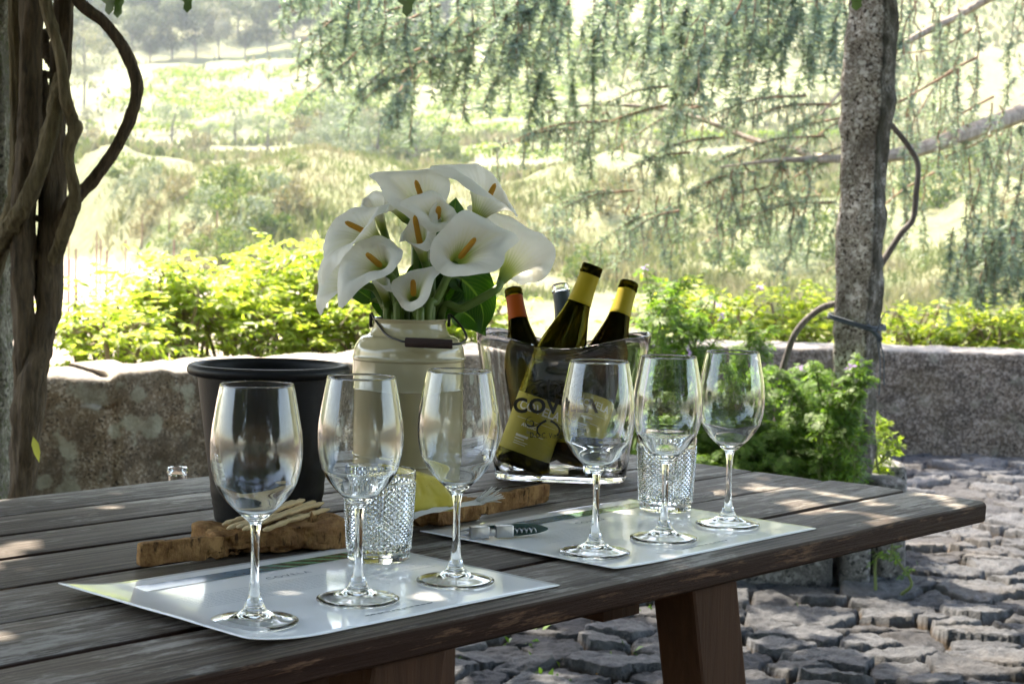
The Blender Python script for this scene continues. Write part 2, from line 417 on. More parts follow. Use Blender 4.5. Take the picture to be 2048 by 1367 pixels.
# low walls of rough granite
def wall(name, label, path_pts, h, th, mat, seed, nick=None):
    P = np.array(path_pts, float); L = np.r_[0, np.cumsum(np.linalg.norm(np.diff(P, axis=0), axis=1))]
    n = int(L[-1] / .022); s_ = np.linspace(0, L[-1], n)
    X = np.interp(s_, L, P[:, 0]); Y = np.interp(s_, L, P[:, 1])
    T = np.stack([np.gradient(X), np.gradient(Y)], 1); T /= np.linalg.norm(T, axis=1)[:, None]; N = np.stack([T[:, 1], -T[:, 0]], 1)   # toward the camera side
    prof = [(0, z) for z in np.linspace(-.12, h - .03, 30)] + [(-.006, h - .012), (-.022, h)] + [(-t, h) for t in np.linspace(.045, th - .05, 18)] + [(-th + .01, h - .03), (-th, h - .1), (-th, -1.6)]
    prof = np.array(prof); k = len(prof)
    V = np.zeros((n, k, 3))
    V[..., 0] = X[:, None] + N[:, 0, None] * prof[None, :, 0]; V[..., 1] = Y[:, None] + N[:, 1, None] * prof[None, :, 0]; V[..., 2] = prof[None, :, 1]
    d = fbm(V * 2.4, 4, seed) * .024 + fbm(V * 13, 4, seed + 7) * .024
    for jx in np.arange(.55, L[-1], .93):                              # open joints between blocks
        jj = jx + .05 * vnoise(np.stack([V[..., 2] * 3, 0 * V[..., 2] + jx, 0 * V[..., 2]], -1), 3)
        d -= .03 * np.exp(-((s_[:, None] - jj) / .013) ** 2)
    V[..., :2] += N[:, None, :] * d[..., None]; V[..., 2] += np.where(prof[None, :, 1] > h - .08, fbm(V * 3.1, 4, seed + 3) * .010 + fbm(V * 19, 3, seed + 4) * .010, 0)
    if nick is not None: V[..., 2] -= np.where(prof[None, :, 1] > h - .12, nick(s_, L[-1])[:, None], 0)
    o = grid_mesh(name, V.reshape(-1, 3), n, k, mat)
    return tag(o, label, 'wall')
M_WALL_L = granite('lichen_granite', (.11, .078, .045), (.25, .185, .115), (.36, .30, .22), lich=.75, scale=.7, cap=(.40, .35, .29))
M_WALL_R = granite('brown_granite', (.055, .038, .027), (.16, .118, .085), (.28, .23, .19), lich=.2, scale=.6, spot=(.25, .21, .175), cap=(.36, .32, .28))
p0 = D(-60, 740, 6.45); p1 = D(230, 745, 6.6); p2 = D(700, 720, 7.35); p3 = D(960, 700, 8.0); p4 = D(1180, 700, 8.75)
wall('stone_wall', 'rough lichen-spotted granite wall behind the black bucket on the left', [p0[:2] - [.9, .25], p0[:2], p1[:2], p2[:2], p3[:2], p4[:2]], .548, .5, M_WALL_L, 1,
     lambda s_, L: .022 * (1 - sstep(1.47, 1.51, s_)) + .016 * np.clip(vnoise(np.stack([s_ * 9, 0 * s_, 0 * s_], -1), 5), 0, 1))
r0 = D(1190, 690, 9.02); r1 = D(1640, 690, 8.98); r2 = D(2048, 703, 8.85); 
wall('stone_wall', 'dark speckled granite wall across the end of the paved yard on the right', [r0[:2], r1[:2], r2[:2], r2[:2] + [1.6, -.1]], .55, .45, M_WALL_R, 2)

# planter kerb under the right post
M_BLOCK = granite('block_granite', (.10, .095, .09), (.21, .20, .19), (.30, .29, .28), scale=.5)
pl = thing('stone_planter', 'low block kerb of the plant bed under the right granite post', 'planter', (0, 0, 0))
def rock(name, c, d, rz, parent, mat, seed, amp=.02, div=7):
    bm = MB(); n = div
    t = np.linspace(-.5, .5, n + 1); V = []; 
    import bmesh
    b = bmesh.new(); bmesh.ops.create_cube(b, size=1)
    bmesh.ops.subdivide_edges(b, edges=b.edges[:], cuts=n, use_grid_fill=True)
    co = np.array([x.co[:] for x in b.verts])
    rl = np.max(np.abs(co), axis=1); l4 = (np.sum(np.abs(co * 2) ** 9, axis=1)) ** (1 / 9)
    co = co / l4[:, None]
    co = co * np.array(d)
    co += co / (np.linalg.norm(co, axis=1)[:, None] + 1e-6) * (fbm(co * 7 + seed * 3.1, 4, seed) * amp)[:, None]
    c_, s_ = math.cos(rz), math.sin(rz); co = co @ np.array([[c_, -s_, 0], [s_, c_, 0], [0, 0, 1]]).T + np.array(c)
    for x, q_ in zip(b.verts, co): x.co = q_
    me = bpy.data.meshes.new(name); b.to_mesh(me); b.free(); smooth(me, 50)
    return link_mesh(name, me, mat, parent)
def at_d(u, y): return D(u, 700, y)[0]
rock('kerb_block', ((at_d(1330, 5.5) + at_d(1685, 5.5)) / 2, 5.56, .13), ((at_d(1685, 5.5) - at_d(1330, 5.5)), .22, .36), 0, pl, M_BLOCK, 4, .018, 9)
rock('kerb_block', ((at_d(1690, 5.5) + at_d(1748, 5.5)) / 2, 5.58, .13), (.10, .22, .35), .1, pl, M_BLOCK, 5, .015, 6)
rock('kerb_block', ((at_d(1748, 5.6) + at_d(1797, 5.6)) / 2 - .01, 5.70, .14), (.11, .34, .37), .25, pl, M_BLOCK, 6, .018, 6)
rock('kerb_block', (at_d(1768, 6.0), 6.06, .15), (.14, .34, .38), .1, pl, M_BLOCK, 8, .018, 6)
rock('kerb_block', (at_d(1330, 5.6) - .34, 5.6, .13), (.6, .24, .35), 0, pl, M_BLOCK, 7, .018, 8)
sb = MB().box((.62, 5.98, .13), (1.25, .62, .3)).build('soil', plain('soil', (.06, .04, .028), .95, .4, 60, .6), pl, None)

# granite posts
def post(name, label, base, top, w, d_, rz, mat, seed):
    base, top = np.array(base, float), np.array(top, float); n, m_ = 120, 48
    V = np.zeros((n, m_, 3))
    for i, t in enumerate(np.linspace(0, 1, n)):
        c = base + (top - base) * t
        for k in range(m_):
            an = 2 * math.pi * k / m_; cx_, sx_ = math.cos(an), math.sin(an); e = (abs(cx_) ** 12 + abs(sx_) ** 12) ** (-1 / 12)
            V[i, k] = (cx_ * e * w / 2, sx_ * e * d_ / 2, c[2] - base[2])
    N = V.copy(); N[..., 2] = 0; N /= np.linalg.norm(N, axis=2)[..., None]
    V += N * (fbm(V * 5, 4, seed) * .026 + fbm(V * 22, 3, seed + 1) * .013)[..., None]
    sh = (top - base) * 1.0; V[..., 0] += (V[..., 2] / sh[2]) * (sh[0] * math.cos(-rz) - sh[1] * math.sin(-rz)); V[..., 1] += (V[..., 2] / sh[2]) * (sh[0] * math.sin(-rz) + sh[1] * math.cos(-rz))
    me_o = grid_mesh(name, V.transpose(1, 0, 2).reshape(-1, 3), m_, n, mat, wrap=True)
    me_o.location = base; me_o.rotation_euler = (0, 0, rz)
    return tag(me_o, label, 'post')
PB = D(1694, 1000, 5.68); PB[2] = .0; PT = D(1752, -40, 5.68); PT[2] = 2.35
M_POST = granite('grey_granite', (.20, .16, .13), (.56, .52, .48), (.70, .67, .64), scale=.62, moss=(.020, .017, .006))
post('granite_post', 'leaning grey granite post with a mossy side standing among the geraniums', PB + [.0, .02, 0], PT, .132, .132, R(-31), M_POST, 11)
LB = D(-52, 1000, 3.95); LB[2] = 0; LT = D(-52, -40, 3.95); LT[2] = 2.35
M_POST2 = granite('mossy_granite', (.13, .115, .085), (.27, .25, .19), (.36, .34, .28), scale=.7, spot=(.09, .10, .04))
post('granite_post', 'mossy granite post at the left edge behind the twisted vine stems', LB, LT, .16, .16, R(6), M_POST2, 15)

# pergola frame and vine roof above the picture: they throw the shade the table stands in
M_BEAM = bark_mat('beam_wood', (.10, .075, .05), (.2, .16, .12), (3, 14, 14), .4)
pg = thing('pergola', 'weathered beams of the pergola resting on the granite posts above the table', 'pergola')
for (p, q_) in (((-2.6, 3.9), (2.8, 3.9 + 2.2)), ((-2.2, .3), (3.2, 1.4)), ((LT[0], 4.6), (-.4, -.6)), ((PT[0], 6.4), (2.1, -.5))):
    p = np.array([*p, 2.41]); q_ = np.array([*q_, 2.41]); MB().tube(np.linspace(p, q_, 24), .06, 10, wob=.25, seed=int(p[0] * 7) % 5).build('beam', M_BEAM, pg)
M_VINELEAF = leaf_mat('vine_leaf', (.05, .09, .03), (.08, .14, .04), .3, .45, (.10, .17, .05), (1.2, 1.3, .9))
VL_V = [(0, 0, 0), (.32, .02, .05), (.5, .38, .0), (.26, .55, .04), (.3, .85, -.03), (0, 1.05, -.08), (-.3, .85, -.03), (-.26, .55, .04), (-.5, .38, 0), (-.32, .02, .05), (0, .45, -.02)]
VL_F = [(0, 1, 2, 10), (10, 2, 3, 4), (10, 4, 5, 6), (10, 6, 7, 8), (10, 8, 9, 0)]
pts = []
rg = np.random.default_rng(5)
while len(pts) < 10500:
    x, y = rg.uniform(-4.6, 3.6), rg.uniform(.9, 6.6); z = 2.45 + abs(rg.normal(0, .12))
    t = (z - TZ) / S2[2]; gx_, gy_ = x - S2[0] * t, y - S2[1] * t        # where its shadow falls at table height
    dn = .98 if gx_ < .25 else .98 - .42 * sstep(.25, .6, gx_)
    if gy_ > 3.4: dn *= 1 - .35 * sstep(3.4, 4.6, gy_)
    cl = vnoise(np.array([gx_ * 3.3, gy_ * 3.3, 0.]), 77)
    if (gx_ < .3 and gy_ < 3.0) or rg.random() < np.clip(dn + .5 * cl * (1 - dn) * 2, 0, 1): pts.append((x, y, z))
pts = np.array(pts); n = len(pts)
o = link_mesh('vine_canopy', scatter('vine_canopy', VL_V, VL_F, pts, frames(np.column_stack([rg.normal(0, .45, (n, 2)), np.ones(n)]), rg.uniform(0, 6.3, n)), rg.uniform(.10, .17, n)), M_VINELEAF)
tag(o, 'green vine leaves spread over the pergola above the table', 'vine canopy', kind='stuff')
hl = [((215, 4), 3.6), ((232, 10), 3.6), ((372, 2), 3.8), ((812, 6), 3.5), ((1712, 2), 4.2)]
for i, ((u, v_), y) in enumerate(hl):
    p = D(u, v_ - 22, y)
    o = link_mesh('hanging_leaf', scatter('hanging_leaf', VL_V, VL_F, np.array([p]), np.array([[[.8, .1, .6], [-.6, .1, .8], [0, -1.0, .1]]]), np.array([.048])), M_VINELEAF)
    tag(o, ['green leaf tip poking in at the top edge near the left vine loop', 'lower of two leaf tips at the top edge inside the vine loop', 'small leaf tip at the top edge above the far wood',
            'bright green leaf tip hanging at the top edge left of the cedar', 'light green leaf tip at the top edge beside the right post'][i], 'leaf')

# ================================================================== FAR HILL
M_WOODLEAF = leaf_mat('wood_leaf', (.05, .075, .035), (.10, .125, .055), .3, .7, (.17, .17, .10), (1.3, 1.3, .8))
M_PALELEAF = leaf_mat('pale_tree_leaf', (.17, .18, .12), (.27, .27, .19), .3, .7, (.33, .31, .24), (1.2, 1.2, .8))
M_OLIVE = leaf_mat('olive_leaf', (.13, .16, .10), (.23, .26, .17), .25, .6, (.30, .32, .22), (1.2, 1.3, .8))
M_BUSH = leaf_mat('bush_leaf', (.05, .09, .03), (.11, .15, .05), .3, .7, (.22, .23, .10))
M_BUSH2 = leaf_mat('dry_bush_leaf', (.12, .11, .06), (.22, .20, .11), .3, .8, (.32, .28, .18), (1.2, 1.2, .8))
M_VINEROW = leaf_mat('vineyard_leaf', (.085, .15, .018), (.17, .23, .03), .45, .6, (.25, .28, .05))
M_TRUNK = plain('grey_bark', (.13, .11, .09), .9, .4, 6)
M_STAKE = plain('rusty_stake', (.22, .12, .08), .8, .3, 20)
M_POSTW = plain('vine_post_wood', (.20, .17, .14), .9, .3, 20)
def crown_points(rng, n, rad, clumps=14, squash=.8, low=.0, core=.45):
    """points in clumps spread through an uneven crown"""
    cc = rand_dirs(clumps, rng) * (rng.uniform(.35, 1, clumps) ** .5)[:, None] * np.array(rad) * .78
    cr = rng.uniform(.28, .5, clumps) * np.mean(rad)
    k = rng.integers(0, clumps, n); d = rand_dirs(n, rng); r = rng.uniform(core, 1, n) ** .6
    return cc[k] + d * r[:, None] * cr[k][:, None] * np.array([1, 1, squash]), d
def tree_proto(seed, h, rad, n, leaf, mat, base=.45, trunk_r=.16):
    rng = np.random.default_rng(seed)
    p, d = crown_points(rng, n, rad, rng.integers(13, 20))
    p = p + [0, 0, h - rad[2] * .95]
    cm = scatter('crown', LEAF_V2, LEAF_Q2, p, frames(d + rng.normal(0, .5, d.shape) + [0, 0, .3], rng.uniform(0, 6.3, n)), rng.uniform(leaf * .6, leaf * 1.3, n))
    cm.materials.append(mat)
    tb = MB(); top = h - rad[2] * .9
    tr = spline([(0, 0, -.6), (rng.normal(0, .1), rng.normal(0, .1), top * .5), (rng.normal(0, .3), rng.normal(0, .3), top + rad[2] * .7)], 9)
    tb.tube(tr, np.linspace(trunk_r * 1.3, trunk_r * .3, 9), 7)
    for k in range(6):
        i = rng.integers(3, 8); e = tr[i] + rand_dirs(1, rng)[0] * np.array(rad) * .75 + [0, 0, rad[2] * .35]
        tb.tube(spline([tr[i], (tr[i] + e) / 2 + rng.normal(0, .15, 3), e], 6), np.linspace(trunk_r * .5, trunk_r * .12, 6), 5)
    tm = tb
    me = bpy.data.meshes.new('trunk'); me.from_pydata(tb.v, [], tb.f); me.update(); smooth(me, 60); me.materials.append(M_TRUNK)
    return cm, me
def plant_tree(name, proto, loc, s, rz, label, cat='tree', group=None):
    t = thing(name, label, cat, loc, rz, group); t.scale = (s, s, s)
    link_mesh_c('crown', proto[0], t); link_mesh_c('trunk', proto[1], t); return t
def link_mesh_c(name, me, parent):
    o = bpy.data.objects.new(name, me); COL.objects.link(o); o.parent = parent; return o
wood = [tree_proto(100 + i, 12, (4.3, 4.3, 5.6), 4200, .45, M_WOODLEAF if i != 3 else M_PALELEAF) for i in range(4)]
ordn = ['first', 'second', 'third', 'fourth', 'fifth', 'sixth', 'seventh', 'eighth', 'ninth', 'tenth', 'eleventh', 'twelfth', 'thirteenth', 'fourteenth', 'fifteenth', 'sixteenth', 'seventeenth', 'eighteenth', 'nineteenth', 'twentieth', 'twenty-first', 'twenty-second', 'twenty-third', 'twenty-fourth']
rg = np.random.default_rng(11)
front = [(150, 305, 0), (205, 318, 1), (262, 330, 0), (300, 332, 2), (345, 335, 1), (392, 334, 0), (438, 332, 3), (490, 332, 2), (535, 334, 1), (585, 336, 0), (640, 338, 2), (700, 342, 1), (765, 346, 0), (830, 350, 2), (900, 352, 1)]
for i, (u, y, k) in enumerate(front):
    g = ground_at(u, 100, y)
    plant_tree('woodland_tree', wood[k], g, rg.uniform(.95, 1.2) if k != 3 else .95, rg.uniform(0, 6), ('pale round-crowned tree at the lower edge of the hazy wood' if k == 3 else
               f'{ordn[i]} tree from the left along the lower edge of the hazy wood above the vineyard'), group='trees along the lower edge of the wood')
rowb = np.arange(120, 1000, 46)
for i, u in enumerate(rowb):
    y = rg.uniform(350, 372); g = ground_at(u + rg.uniform(-14, 14), 60, y)
    plant_tree('woodland_tree', wood[int(rg.integers(0, 3))], g, rg.uniform(1.0, 1.4), rg.uniform(0, 6), f'{ordn[i]} tree from the left in the hazy wood\'s second rank, behind the lower edge trees', group='trees in the second rank of the wood')
for i, u in enumerate(np.arange(90, 1050, 60)):
    y = rg.uniform(395, 440); g = ground_at(u + rg.uniform(-18, 18), 20, y)
    plant_tree('woodland_tree', wood[int(rg.integers(0, 4))], g, rg.uniform(1.1, 1.6), rg.uniform(0, 6), f'{ordn[i]} tree from the left in the topmost rank of the hazy wood', group='trees in the topmost rank of the wood')
pale = [tree_proto(140, 15, (4.2, 4.2, 6.3), 3600, .36, M_PALELEAF), tree_proto(141, 6, (2.3, 2.3, 2.4), 1500, .3, M_PALELEAF)]
plant_tree('pale_tree', pale[0], ground_at(168, 200, 232), .95, .4, 'tall pale grey-green tree behind the left vine trunks')
plant_tree('pale_tree', pale[1], ground_at(176, 215, 205), .62, 2, 'small round grey bush-like tree in front of the tall pale tree', 'tree')
oli = [tree_proto(150 + i, 4.2, (2.5, 2.2, 1.4), 1700, .2, M_OLIVE, trunk_r=.13) for i in range(2)]
for u, v_, y, s_, k, lb in ((535, 308, 163, .95, 0, 'olive tree standing alone on the pale terrace left of the lilies'), (610, 318, 158, .62, 1, 'small olive tree between the terrace olive and the lilies'),
                            (648, 322, 150, .72, 0, 'round olive bush-tree just above the top white lily'), (830, 335, 140, 1.05, 1, 'spreading olive tree right above the top of the bouquet'),
                            (755, 335, 148, .95, 0, 'pale olive tree left of the one above the bouquet'), (470, 262, 176, .85, 1, 'faint olive tree on the slope under the vine rows'), (345, 250, 185, 1.1, 0, 'wide grey olive tree beside the vine loop'),
                            (640, 250, 168, .9, 1, 'pale olive tree in front of the dark scrub patch'), (420, 270, 182, .7, 0, 'low faint olive tree between the vine loop and the terrace')):
    p = D(u, v_, y); plant_tree('olive_tree', oli[k], (p[0], p[1], float(terrain(p[0], p[1]))), s_, u * .37, lb, 'olive tree', 'olive trees on the terraces')
# vine rows
rg = np.random.default_rng(21)
def vine_row(x0, y0, x1, y1, label, hgt=2.1, gap=.35, posts=4, name='vine_row'):
    L = math.hypot(x1 - x0, y1 - y0); n = int(L * 60)
    t = rg.random(n); seedv = rg.uniform(0, 99)
    keep = vnoise(np.stack([t * L * .3 + seedv, 0 * t, 0 * t], -1), 4) > (gap - .75); t = t[keep]; n = len(t)
    x = x0 + (x1 - x0) * t + rg.normal(0, .28, n); y = y0 + (y1 - y0) * t + rg.normal(0, .22, n)
    topn = .75 + .25 * vnoise(np.stack([t * L * .9 + seedv, 0 * t, 0 * t], -1), 6)
    z = terrain(x, y) + .35 + rg.beta(2, 1.4, n) * (hgt - .3) * topn
    th = thing(name, label, 'vine row', (0, 0, 0), 0, 'vine rows on the hill')
    mm = scatter('foliage', LEAF_V2, LEAF_Q2, np.stack([x, y, z], 1), frames(rand_dirs(n, rg) + [0, 0, .4], rg.uniform(0, 6.3, n)), rg.uniform(.25, .5, n)); mm.materials.append(M_VINEROW)
    link_mesh_c('foliage', mm, th)
    for k in range(posts):
        f = (k + .3) / posts; px, py = x0 + (x1 - x0) * f, y0 + (y1 - y0) * f; pz = float(terrain(px, py))
        MB().box((px, py, pz + .85), (.09, .09, 2.1)).build('post', M_POSTW, th, None)
rws = []
for k, y in enumerate((206, 218, 229, 240, 250, 260, 270, 280, 291, 303, 314)):
    lo, hi = (-.255 + .006 * k, -.02 + .012 * k)
    segs = [(lo, lo + .085), (lo + .095, lo + .175), (lo + .185, hi + .02)]
    for j, (a0, a1) in enumerate(segs):
        if y > 295 and j == 0: continue
        rws.append((y, j, a0, a1))
for (y, j, a0, a1) in rws:
    k = (206, 218, 229, 240, 250, 260, 270, 280, 291, 303, 314).index(y)
    vine_row(a0 * y, y - 3, a1 * y, y + 5, f'{["left", "middle", "right"][j]} stretch of the {ordn[k]} vine row up the hazy hillside, counted from the lowest', gap=.42 + .08 * (j == 0))
p, q_ = D(930, 285, 150), D(1130, 280, 156); vine_row(p[0], p[1], q_[0], q_[1], 'bright yellow-green vine row behind a wire right above the bouquet', 2.0, .1)
for i, (u0, u1, y) in enumerate(((1240, 1440, 190), (1350, 1700, 205), (1060, 1300, 215))):
    p, q_ = D(u0, 180, y), D(u1, 180, y + 5); vine_row(p[0], p[1], q_[0], q_[1], ['vine row glimpsed under the dark hanging cedar boughs', 'vine row glimpsed through the cedar beside the right post', 'pale vine row behind the middle cedar boughs'][i], 1.8, .25)
# stakes of the young vineyard
stk = [(24, 700, 44), (136, 590, 62), (136, 672, 40), (150, 640, 47), (192, 555, 72), (200, 575, 60), (192, 590, 52), (212, 612, 45), (250, 572, 60), (283, 545, 80), (337, 570, 75), (346, 610, 56), (432, 585, 66), (150, 700, 34), (100, 520, 90), (108, 560, 70)]
for i, (u, v_, y) in enumerate(sorted(stk)):
    p = D(u, v_, y); z = float(terrain(p[0], p[1]))
    o = MB().tube([(0, 0, -.2), (.01, 0, 1.0), (.02, 0, 1.75)], .03, 6).build('vine_stake', M_STAKE); o.location = (p[0], p[1], z)
    tag(o, f'{ordn[i]} thin rusty stake from the left in the bare pale field', 'stake', 'stakes in the bare field')
# scrub on the banks
bp = [None] * 4
for i in range(4):
    rng = np.random.default_rng(200 + i); n = 900
    pp, d = crown_points(rng, n, (1.0, 1.0, .75), 9); pp[:, 2] += .5
    mm = scatter('foliage', LEAF_V2, LEAF_Q2, pp, frames(d + rng.normal(0, .6, d.shape), rng.uniform(0, 6.3, n)), rng.uniform(.07, .2, n)); mm.materials.append([M_BUSH, M_BUSH2, M_BUSH, M_OLIVE][i]); bp[i] = mm
scr = [(245, 350, 84, 1.3, 0), (262, 395, 80, 1.1, 3), (222, 330, 88, .9, 1), (300, 385, 82, 1.0, 3), (340, 470, 72, .75, 0), (342, 505, 70, .8, 0), (290, 470, 74, .9, 1), (365, 398, 80, 1.1, 1), (430, 405, 78, 1.3, 0),
       (475, 395, 80, 1.3, 2), (525, 395, 80, 1.4, 0), (560, 420, 77, 1.2, 3), (590, 430, 76, 1.3, 1), (420, 440, 75, 1.1, 3), (465, 450, 73, 1.3, 0), (510, 470, 71, 1.3, 3), (550, 480, 70, 1.2, 2), (395, 500, 69, 1.1, 1), (440, 520, 67, 1.2, 0),
       (360, 545, 66, 1.0, 3), (400, 555, 64, 1.0, 1), (470, 530, 66, 1.0, 0), (310, 430, 77, .9, 1), (590, 340, 96, .8, 0), (400, 300, 170, 1.6, 1), (650, 190, 190, 3.8, 2), (700, 185, 195, 4.2, 0), (620, 225, 185, 3.0, 1), (690, 222, 182, 3.4, 3), (740, 215, 185, 3.2, 1), (780, 200, 195, 3.6, 2),
       (700, 290, 150, 2.6, 3), (760, 285, 152, 2.4, 0), (800, 292, 148, 2.2, 0), (720, 310, 145, 2.0, 3), (880, 300, 146, 2.2, 0), (910, 305, 145, 1.6, 2), (690, 265, 158, 2.4, 3), (820, 268, 160, 2.0, 2), (180, 300, 180, 2.2, 1), (1330, 330, 130, 1.8, 0), (1500, 500, 70, 1.4, 0), (1440, 560, 60, 1.2, 2),
       (1100, 480, 72, 1.2, 3), (1230, 430, 78, 1.4, 1), (1650, 520, 66, 1.5, 0), (1860, 420, 80, 2.0, 0), (1950, 300, 130, 2.4, 2), (1990, 480, 70, 1.3, 1), (1360, 470, 73, 1.0, 0), (1170, 560, 60, 1.0, 0), (1580, 540, 62, 1.2, 3)]
cnt = {}
rg = np.random.default_rng(31)
for (u, v_, y, s_, k) in sorted(scr):
    if y < 110:      # solve for the distance at which this pixel meets the bank
        ys = np.linspace(56, 112, 80); hit = [abs(D(u, v_, q)[2] - float(terrain(*D(u, v_, q)[:2]))) for q in ys]; y = ys[int(np.argmin(hit))]
    p = D(u, v_, y); zone = 'left bank' if u < 610 else 'mid terrace' if u < 1000 else 'meadow behind the cedar'
    cnt[zone] = cnt.get(zone, 0) + 1
    t = thing('scrub_bush', f'{ordn[min(cnt[zone], 24) - 1]} {["dark green", "dry brownish", "green", "grey-green"][k]} scrub bush from the left on the {zone}', 'bush', (p[0], p[1], float(terrain(p[0], p[1])) - .15), rg.uniform(0, 6), 'scrub on the slopes')
    s_ *= 1.0; t.scale = (s_, s_, s_ * rg.uniform(.9, 1.3)); link_mesh_c('foliage', bp[k], t)
a = NM('straw_grass'); v = a.coord(); gi = a.n('ShaderNodeNewGeometry')
gc = a.mix(a.ramp(a.noise(v, .22, 5, .7), [(.4, 0.0), (.6, 1.0)]), a.ramp(gi.outputs['Random Per Island'], [(0, (.07, .11, .03)), (1, (.16, .19, .06))]), a.ramp(gi.outputs['Random Per Island'], [(0, (.16, .145, .065)), (1, (.27, .24, .15))]))
gp = a.princ(gc, .9, None, Specular_IOR_Level=.1); gt_ = a.n('ShaderNodeBsdfTranslucent'); a.l(gc, gt_.inputs[0]); mx = a.n('ShaderNodeMixShader'); mx.inputs[0].default_value = .4
a.l(gp, mx.inputs[1]); a.l(gt_.outputs[0], mx.inputs[2]); M_GRASS = a.done(mx.outputs[0])
# tall grass on banks and meadow
rg = np.random.default_rng(41); n = 80000
r = np.exp(rg.uniform(math.log(46), math.log(101), n)); az = rg.uniform(-.30, .34, n); x, y = r * np.sin(az), r * np.cos(az)
bb_ = 60 + 34 * sstep(-.15, -.28, x / y); kp = (az > -.10) | (r > bb_ + 1); kp &= vnoise(np.stack([x / 5, y / 5, 0 * x], -1), 8) > -.30
x, y, r = x[kp], y[kp], r[kp]; n = len(x)
GV = [(-.07, 0, 0), (.07, 0, 0), (.03, .05, .6), (0, .25, 1.0), (-.03, .05, .6)]
GF = [(0, 1, 2, 4)]
GV = [(-.06, 0, 0), (.06, 0, 0), (.05, .1, .6), (0, .3, 1.0)]
hN = np.stack([rg.normal(0, .3, n), rg.normal(0, .3, n), np.ones(n)], 1)
o = link_mesh('tall_grass', scatter('tall_grass', GV, [(0, 1, 2, 3)], np.stack([x, y, terrain(x, y) - .05], 1), frames(hN, rg.uniform(0, 6.3, n)), rg.uniform(.18, .5, n) * (1 + 1.1 * np.clip(vnoise(np.stack([x / 3.0, y / 3.0, 0 * x], -1), 12), 0, 1)) * np.clip((104 - r) / 12, .3, 1)),
              M_GRASS)
tag(o, 'tall pale meadow grass on the slopes beyond the wall', 'grass', kind='stuff')

rg = np.random.default_rng(43); n = 46000
r = np.exp(rg.uniform(math.log(104), math.log(335), n)); az = rg.uniform(-.31, .34, n); x, y = r * np.sin(az), r * np.cos(az)
kp = (vnoise(np.stack([x / 9, y / 9, 0 * x], -1), 18) > -.15) & ((r < 196) | (az > .03) | (rg.random(n) < .12)); x, y, r = x[kp], y[kp], r[kp]; n = len(x)
o = link_mesh('hill_grass', scatter('hill_grass', [(-.35, 0, 0), (.35, 0, 0), (.2, .1, .7), (-.1, .15, 1.0)], [(0, 1, 2, 3)], np.stack([x, y, terrain(x, y) - .05], 1), frames(np.stack([rg.normal(0, .25, n), rg.normal(0, .25, n), np.ones(n)], 1), rg.uniform(0, 6.3, n)), rg.uniform(.35, 1.0, n) * (r / 160) ** .5), M_GRASS)
tag(o, 'rough grass and low scrub on the terraces and under the vine rows', 'grass', kind='stuff')

# ================================================================== SHRUBS JUST BEYOND THE WALLS
M_SHRUB = leaf_mat('shrub_leaf', (.17, .25, .04), (.34, .39, .09), .58, .38, (.50, .50, .22))
M_SHRUBSTEM = plain('shrub_stem', (.2, .15, .09), .8, .3, 20)
LFL_V = [(0, 0, 0), (.17, .3, .04), (.15, .65, .02), (0, 1, -.12), (-.15, .65, .02), (-.17, .3, .04)]
LFL_F = [(0, 1, 2, 3), (0, 3, 4, 5)]
def shrub(label, c, rad, n, seed, leaf=.056, mat=None, foot=-1.5, name='leafy_shrub'):
    rng = np.random.default_rng(seed)
    t = thing(name, label, 'shrub', (c[0], c[1], foot))
    cc = np.array(c) - [c[0], c[1], foot]; sb = MB(); tips = []
    for k in range(26):
        d = rand_dirs(1, rng)[0]; d[2] = abs(d[2]) * .9 - .25; e = cc + d * np.array(rad) * rng.uniform(.7, 1.0)
        b = np.array([rng.normal(0, .1), rng.normal(0, .1), 0]); pth = spline([b, b * .5 + cc * .55 + rng.normal(0, .08, 3), (cc + e) / 2 + rng.normal(0, .08, 3), e], 14)
        sb.tube(pth, np.linspace(.022, .004, 14), 5); tips.append(pth[6:])
    sb.build('stems', M_SHRUBSTEM, t)
    tp = np.concatenate(tips)
    P, N = [], []
    for k in range(int(n * 1.1) // 7):                                            # sprays of seven drooping leaflets
        b = tp[rng.integers(len(tp))] + rng.normal(0, .09, 3) * np.array([1, 1, .8]); ax = rand_dirs(1, rng)[0]; ax[2] = ax[2] * .4 + .15; ax /= np.linalg.norm(ax)
        sd_ = np.cross(ax, [0, 0, 1]); sd_ /= np.linalg.norm(sd_) + 1e-6
        for j in range(7):
            s_ = 0 if j == 6 else (1 if j % 2 else -1); q = b + ax * (.03 + .028 * (j // 2)) ; dr = ax * (.55 if s_ else 1) + sd_ * s_ * .85 + np.array([0, 0, -.25]) + rng.normal(0, .15, 3)
            P.append(q); N.append(dr)
    P = np.array(P); N = np.array(N); N /= np.linalg.norm(N, axis=1)[:, None]
    up = np.tile([0, 0, 1.0], (len(P), 1)) + rng.normal(0, .35, P.shape); X = np.cross(N, up); X /= np.linalg.norm(X, axis=1)[:, None]; Z = np.cross(X, N)
    mm = scatter('foliage', LFL_V, LFL_F, P, np.stack([X, N, Z], 2), rng.uniform(leaf * .75, leaf * 1.3, len(P))); mm.materials.append(mat or M_SHRUB)
    link_mesh_c('foliage', mm, t); return t
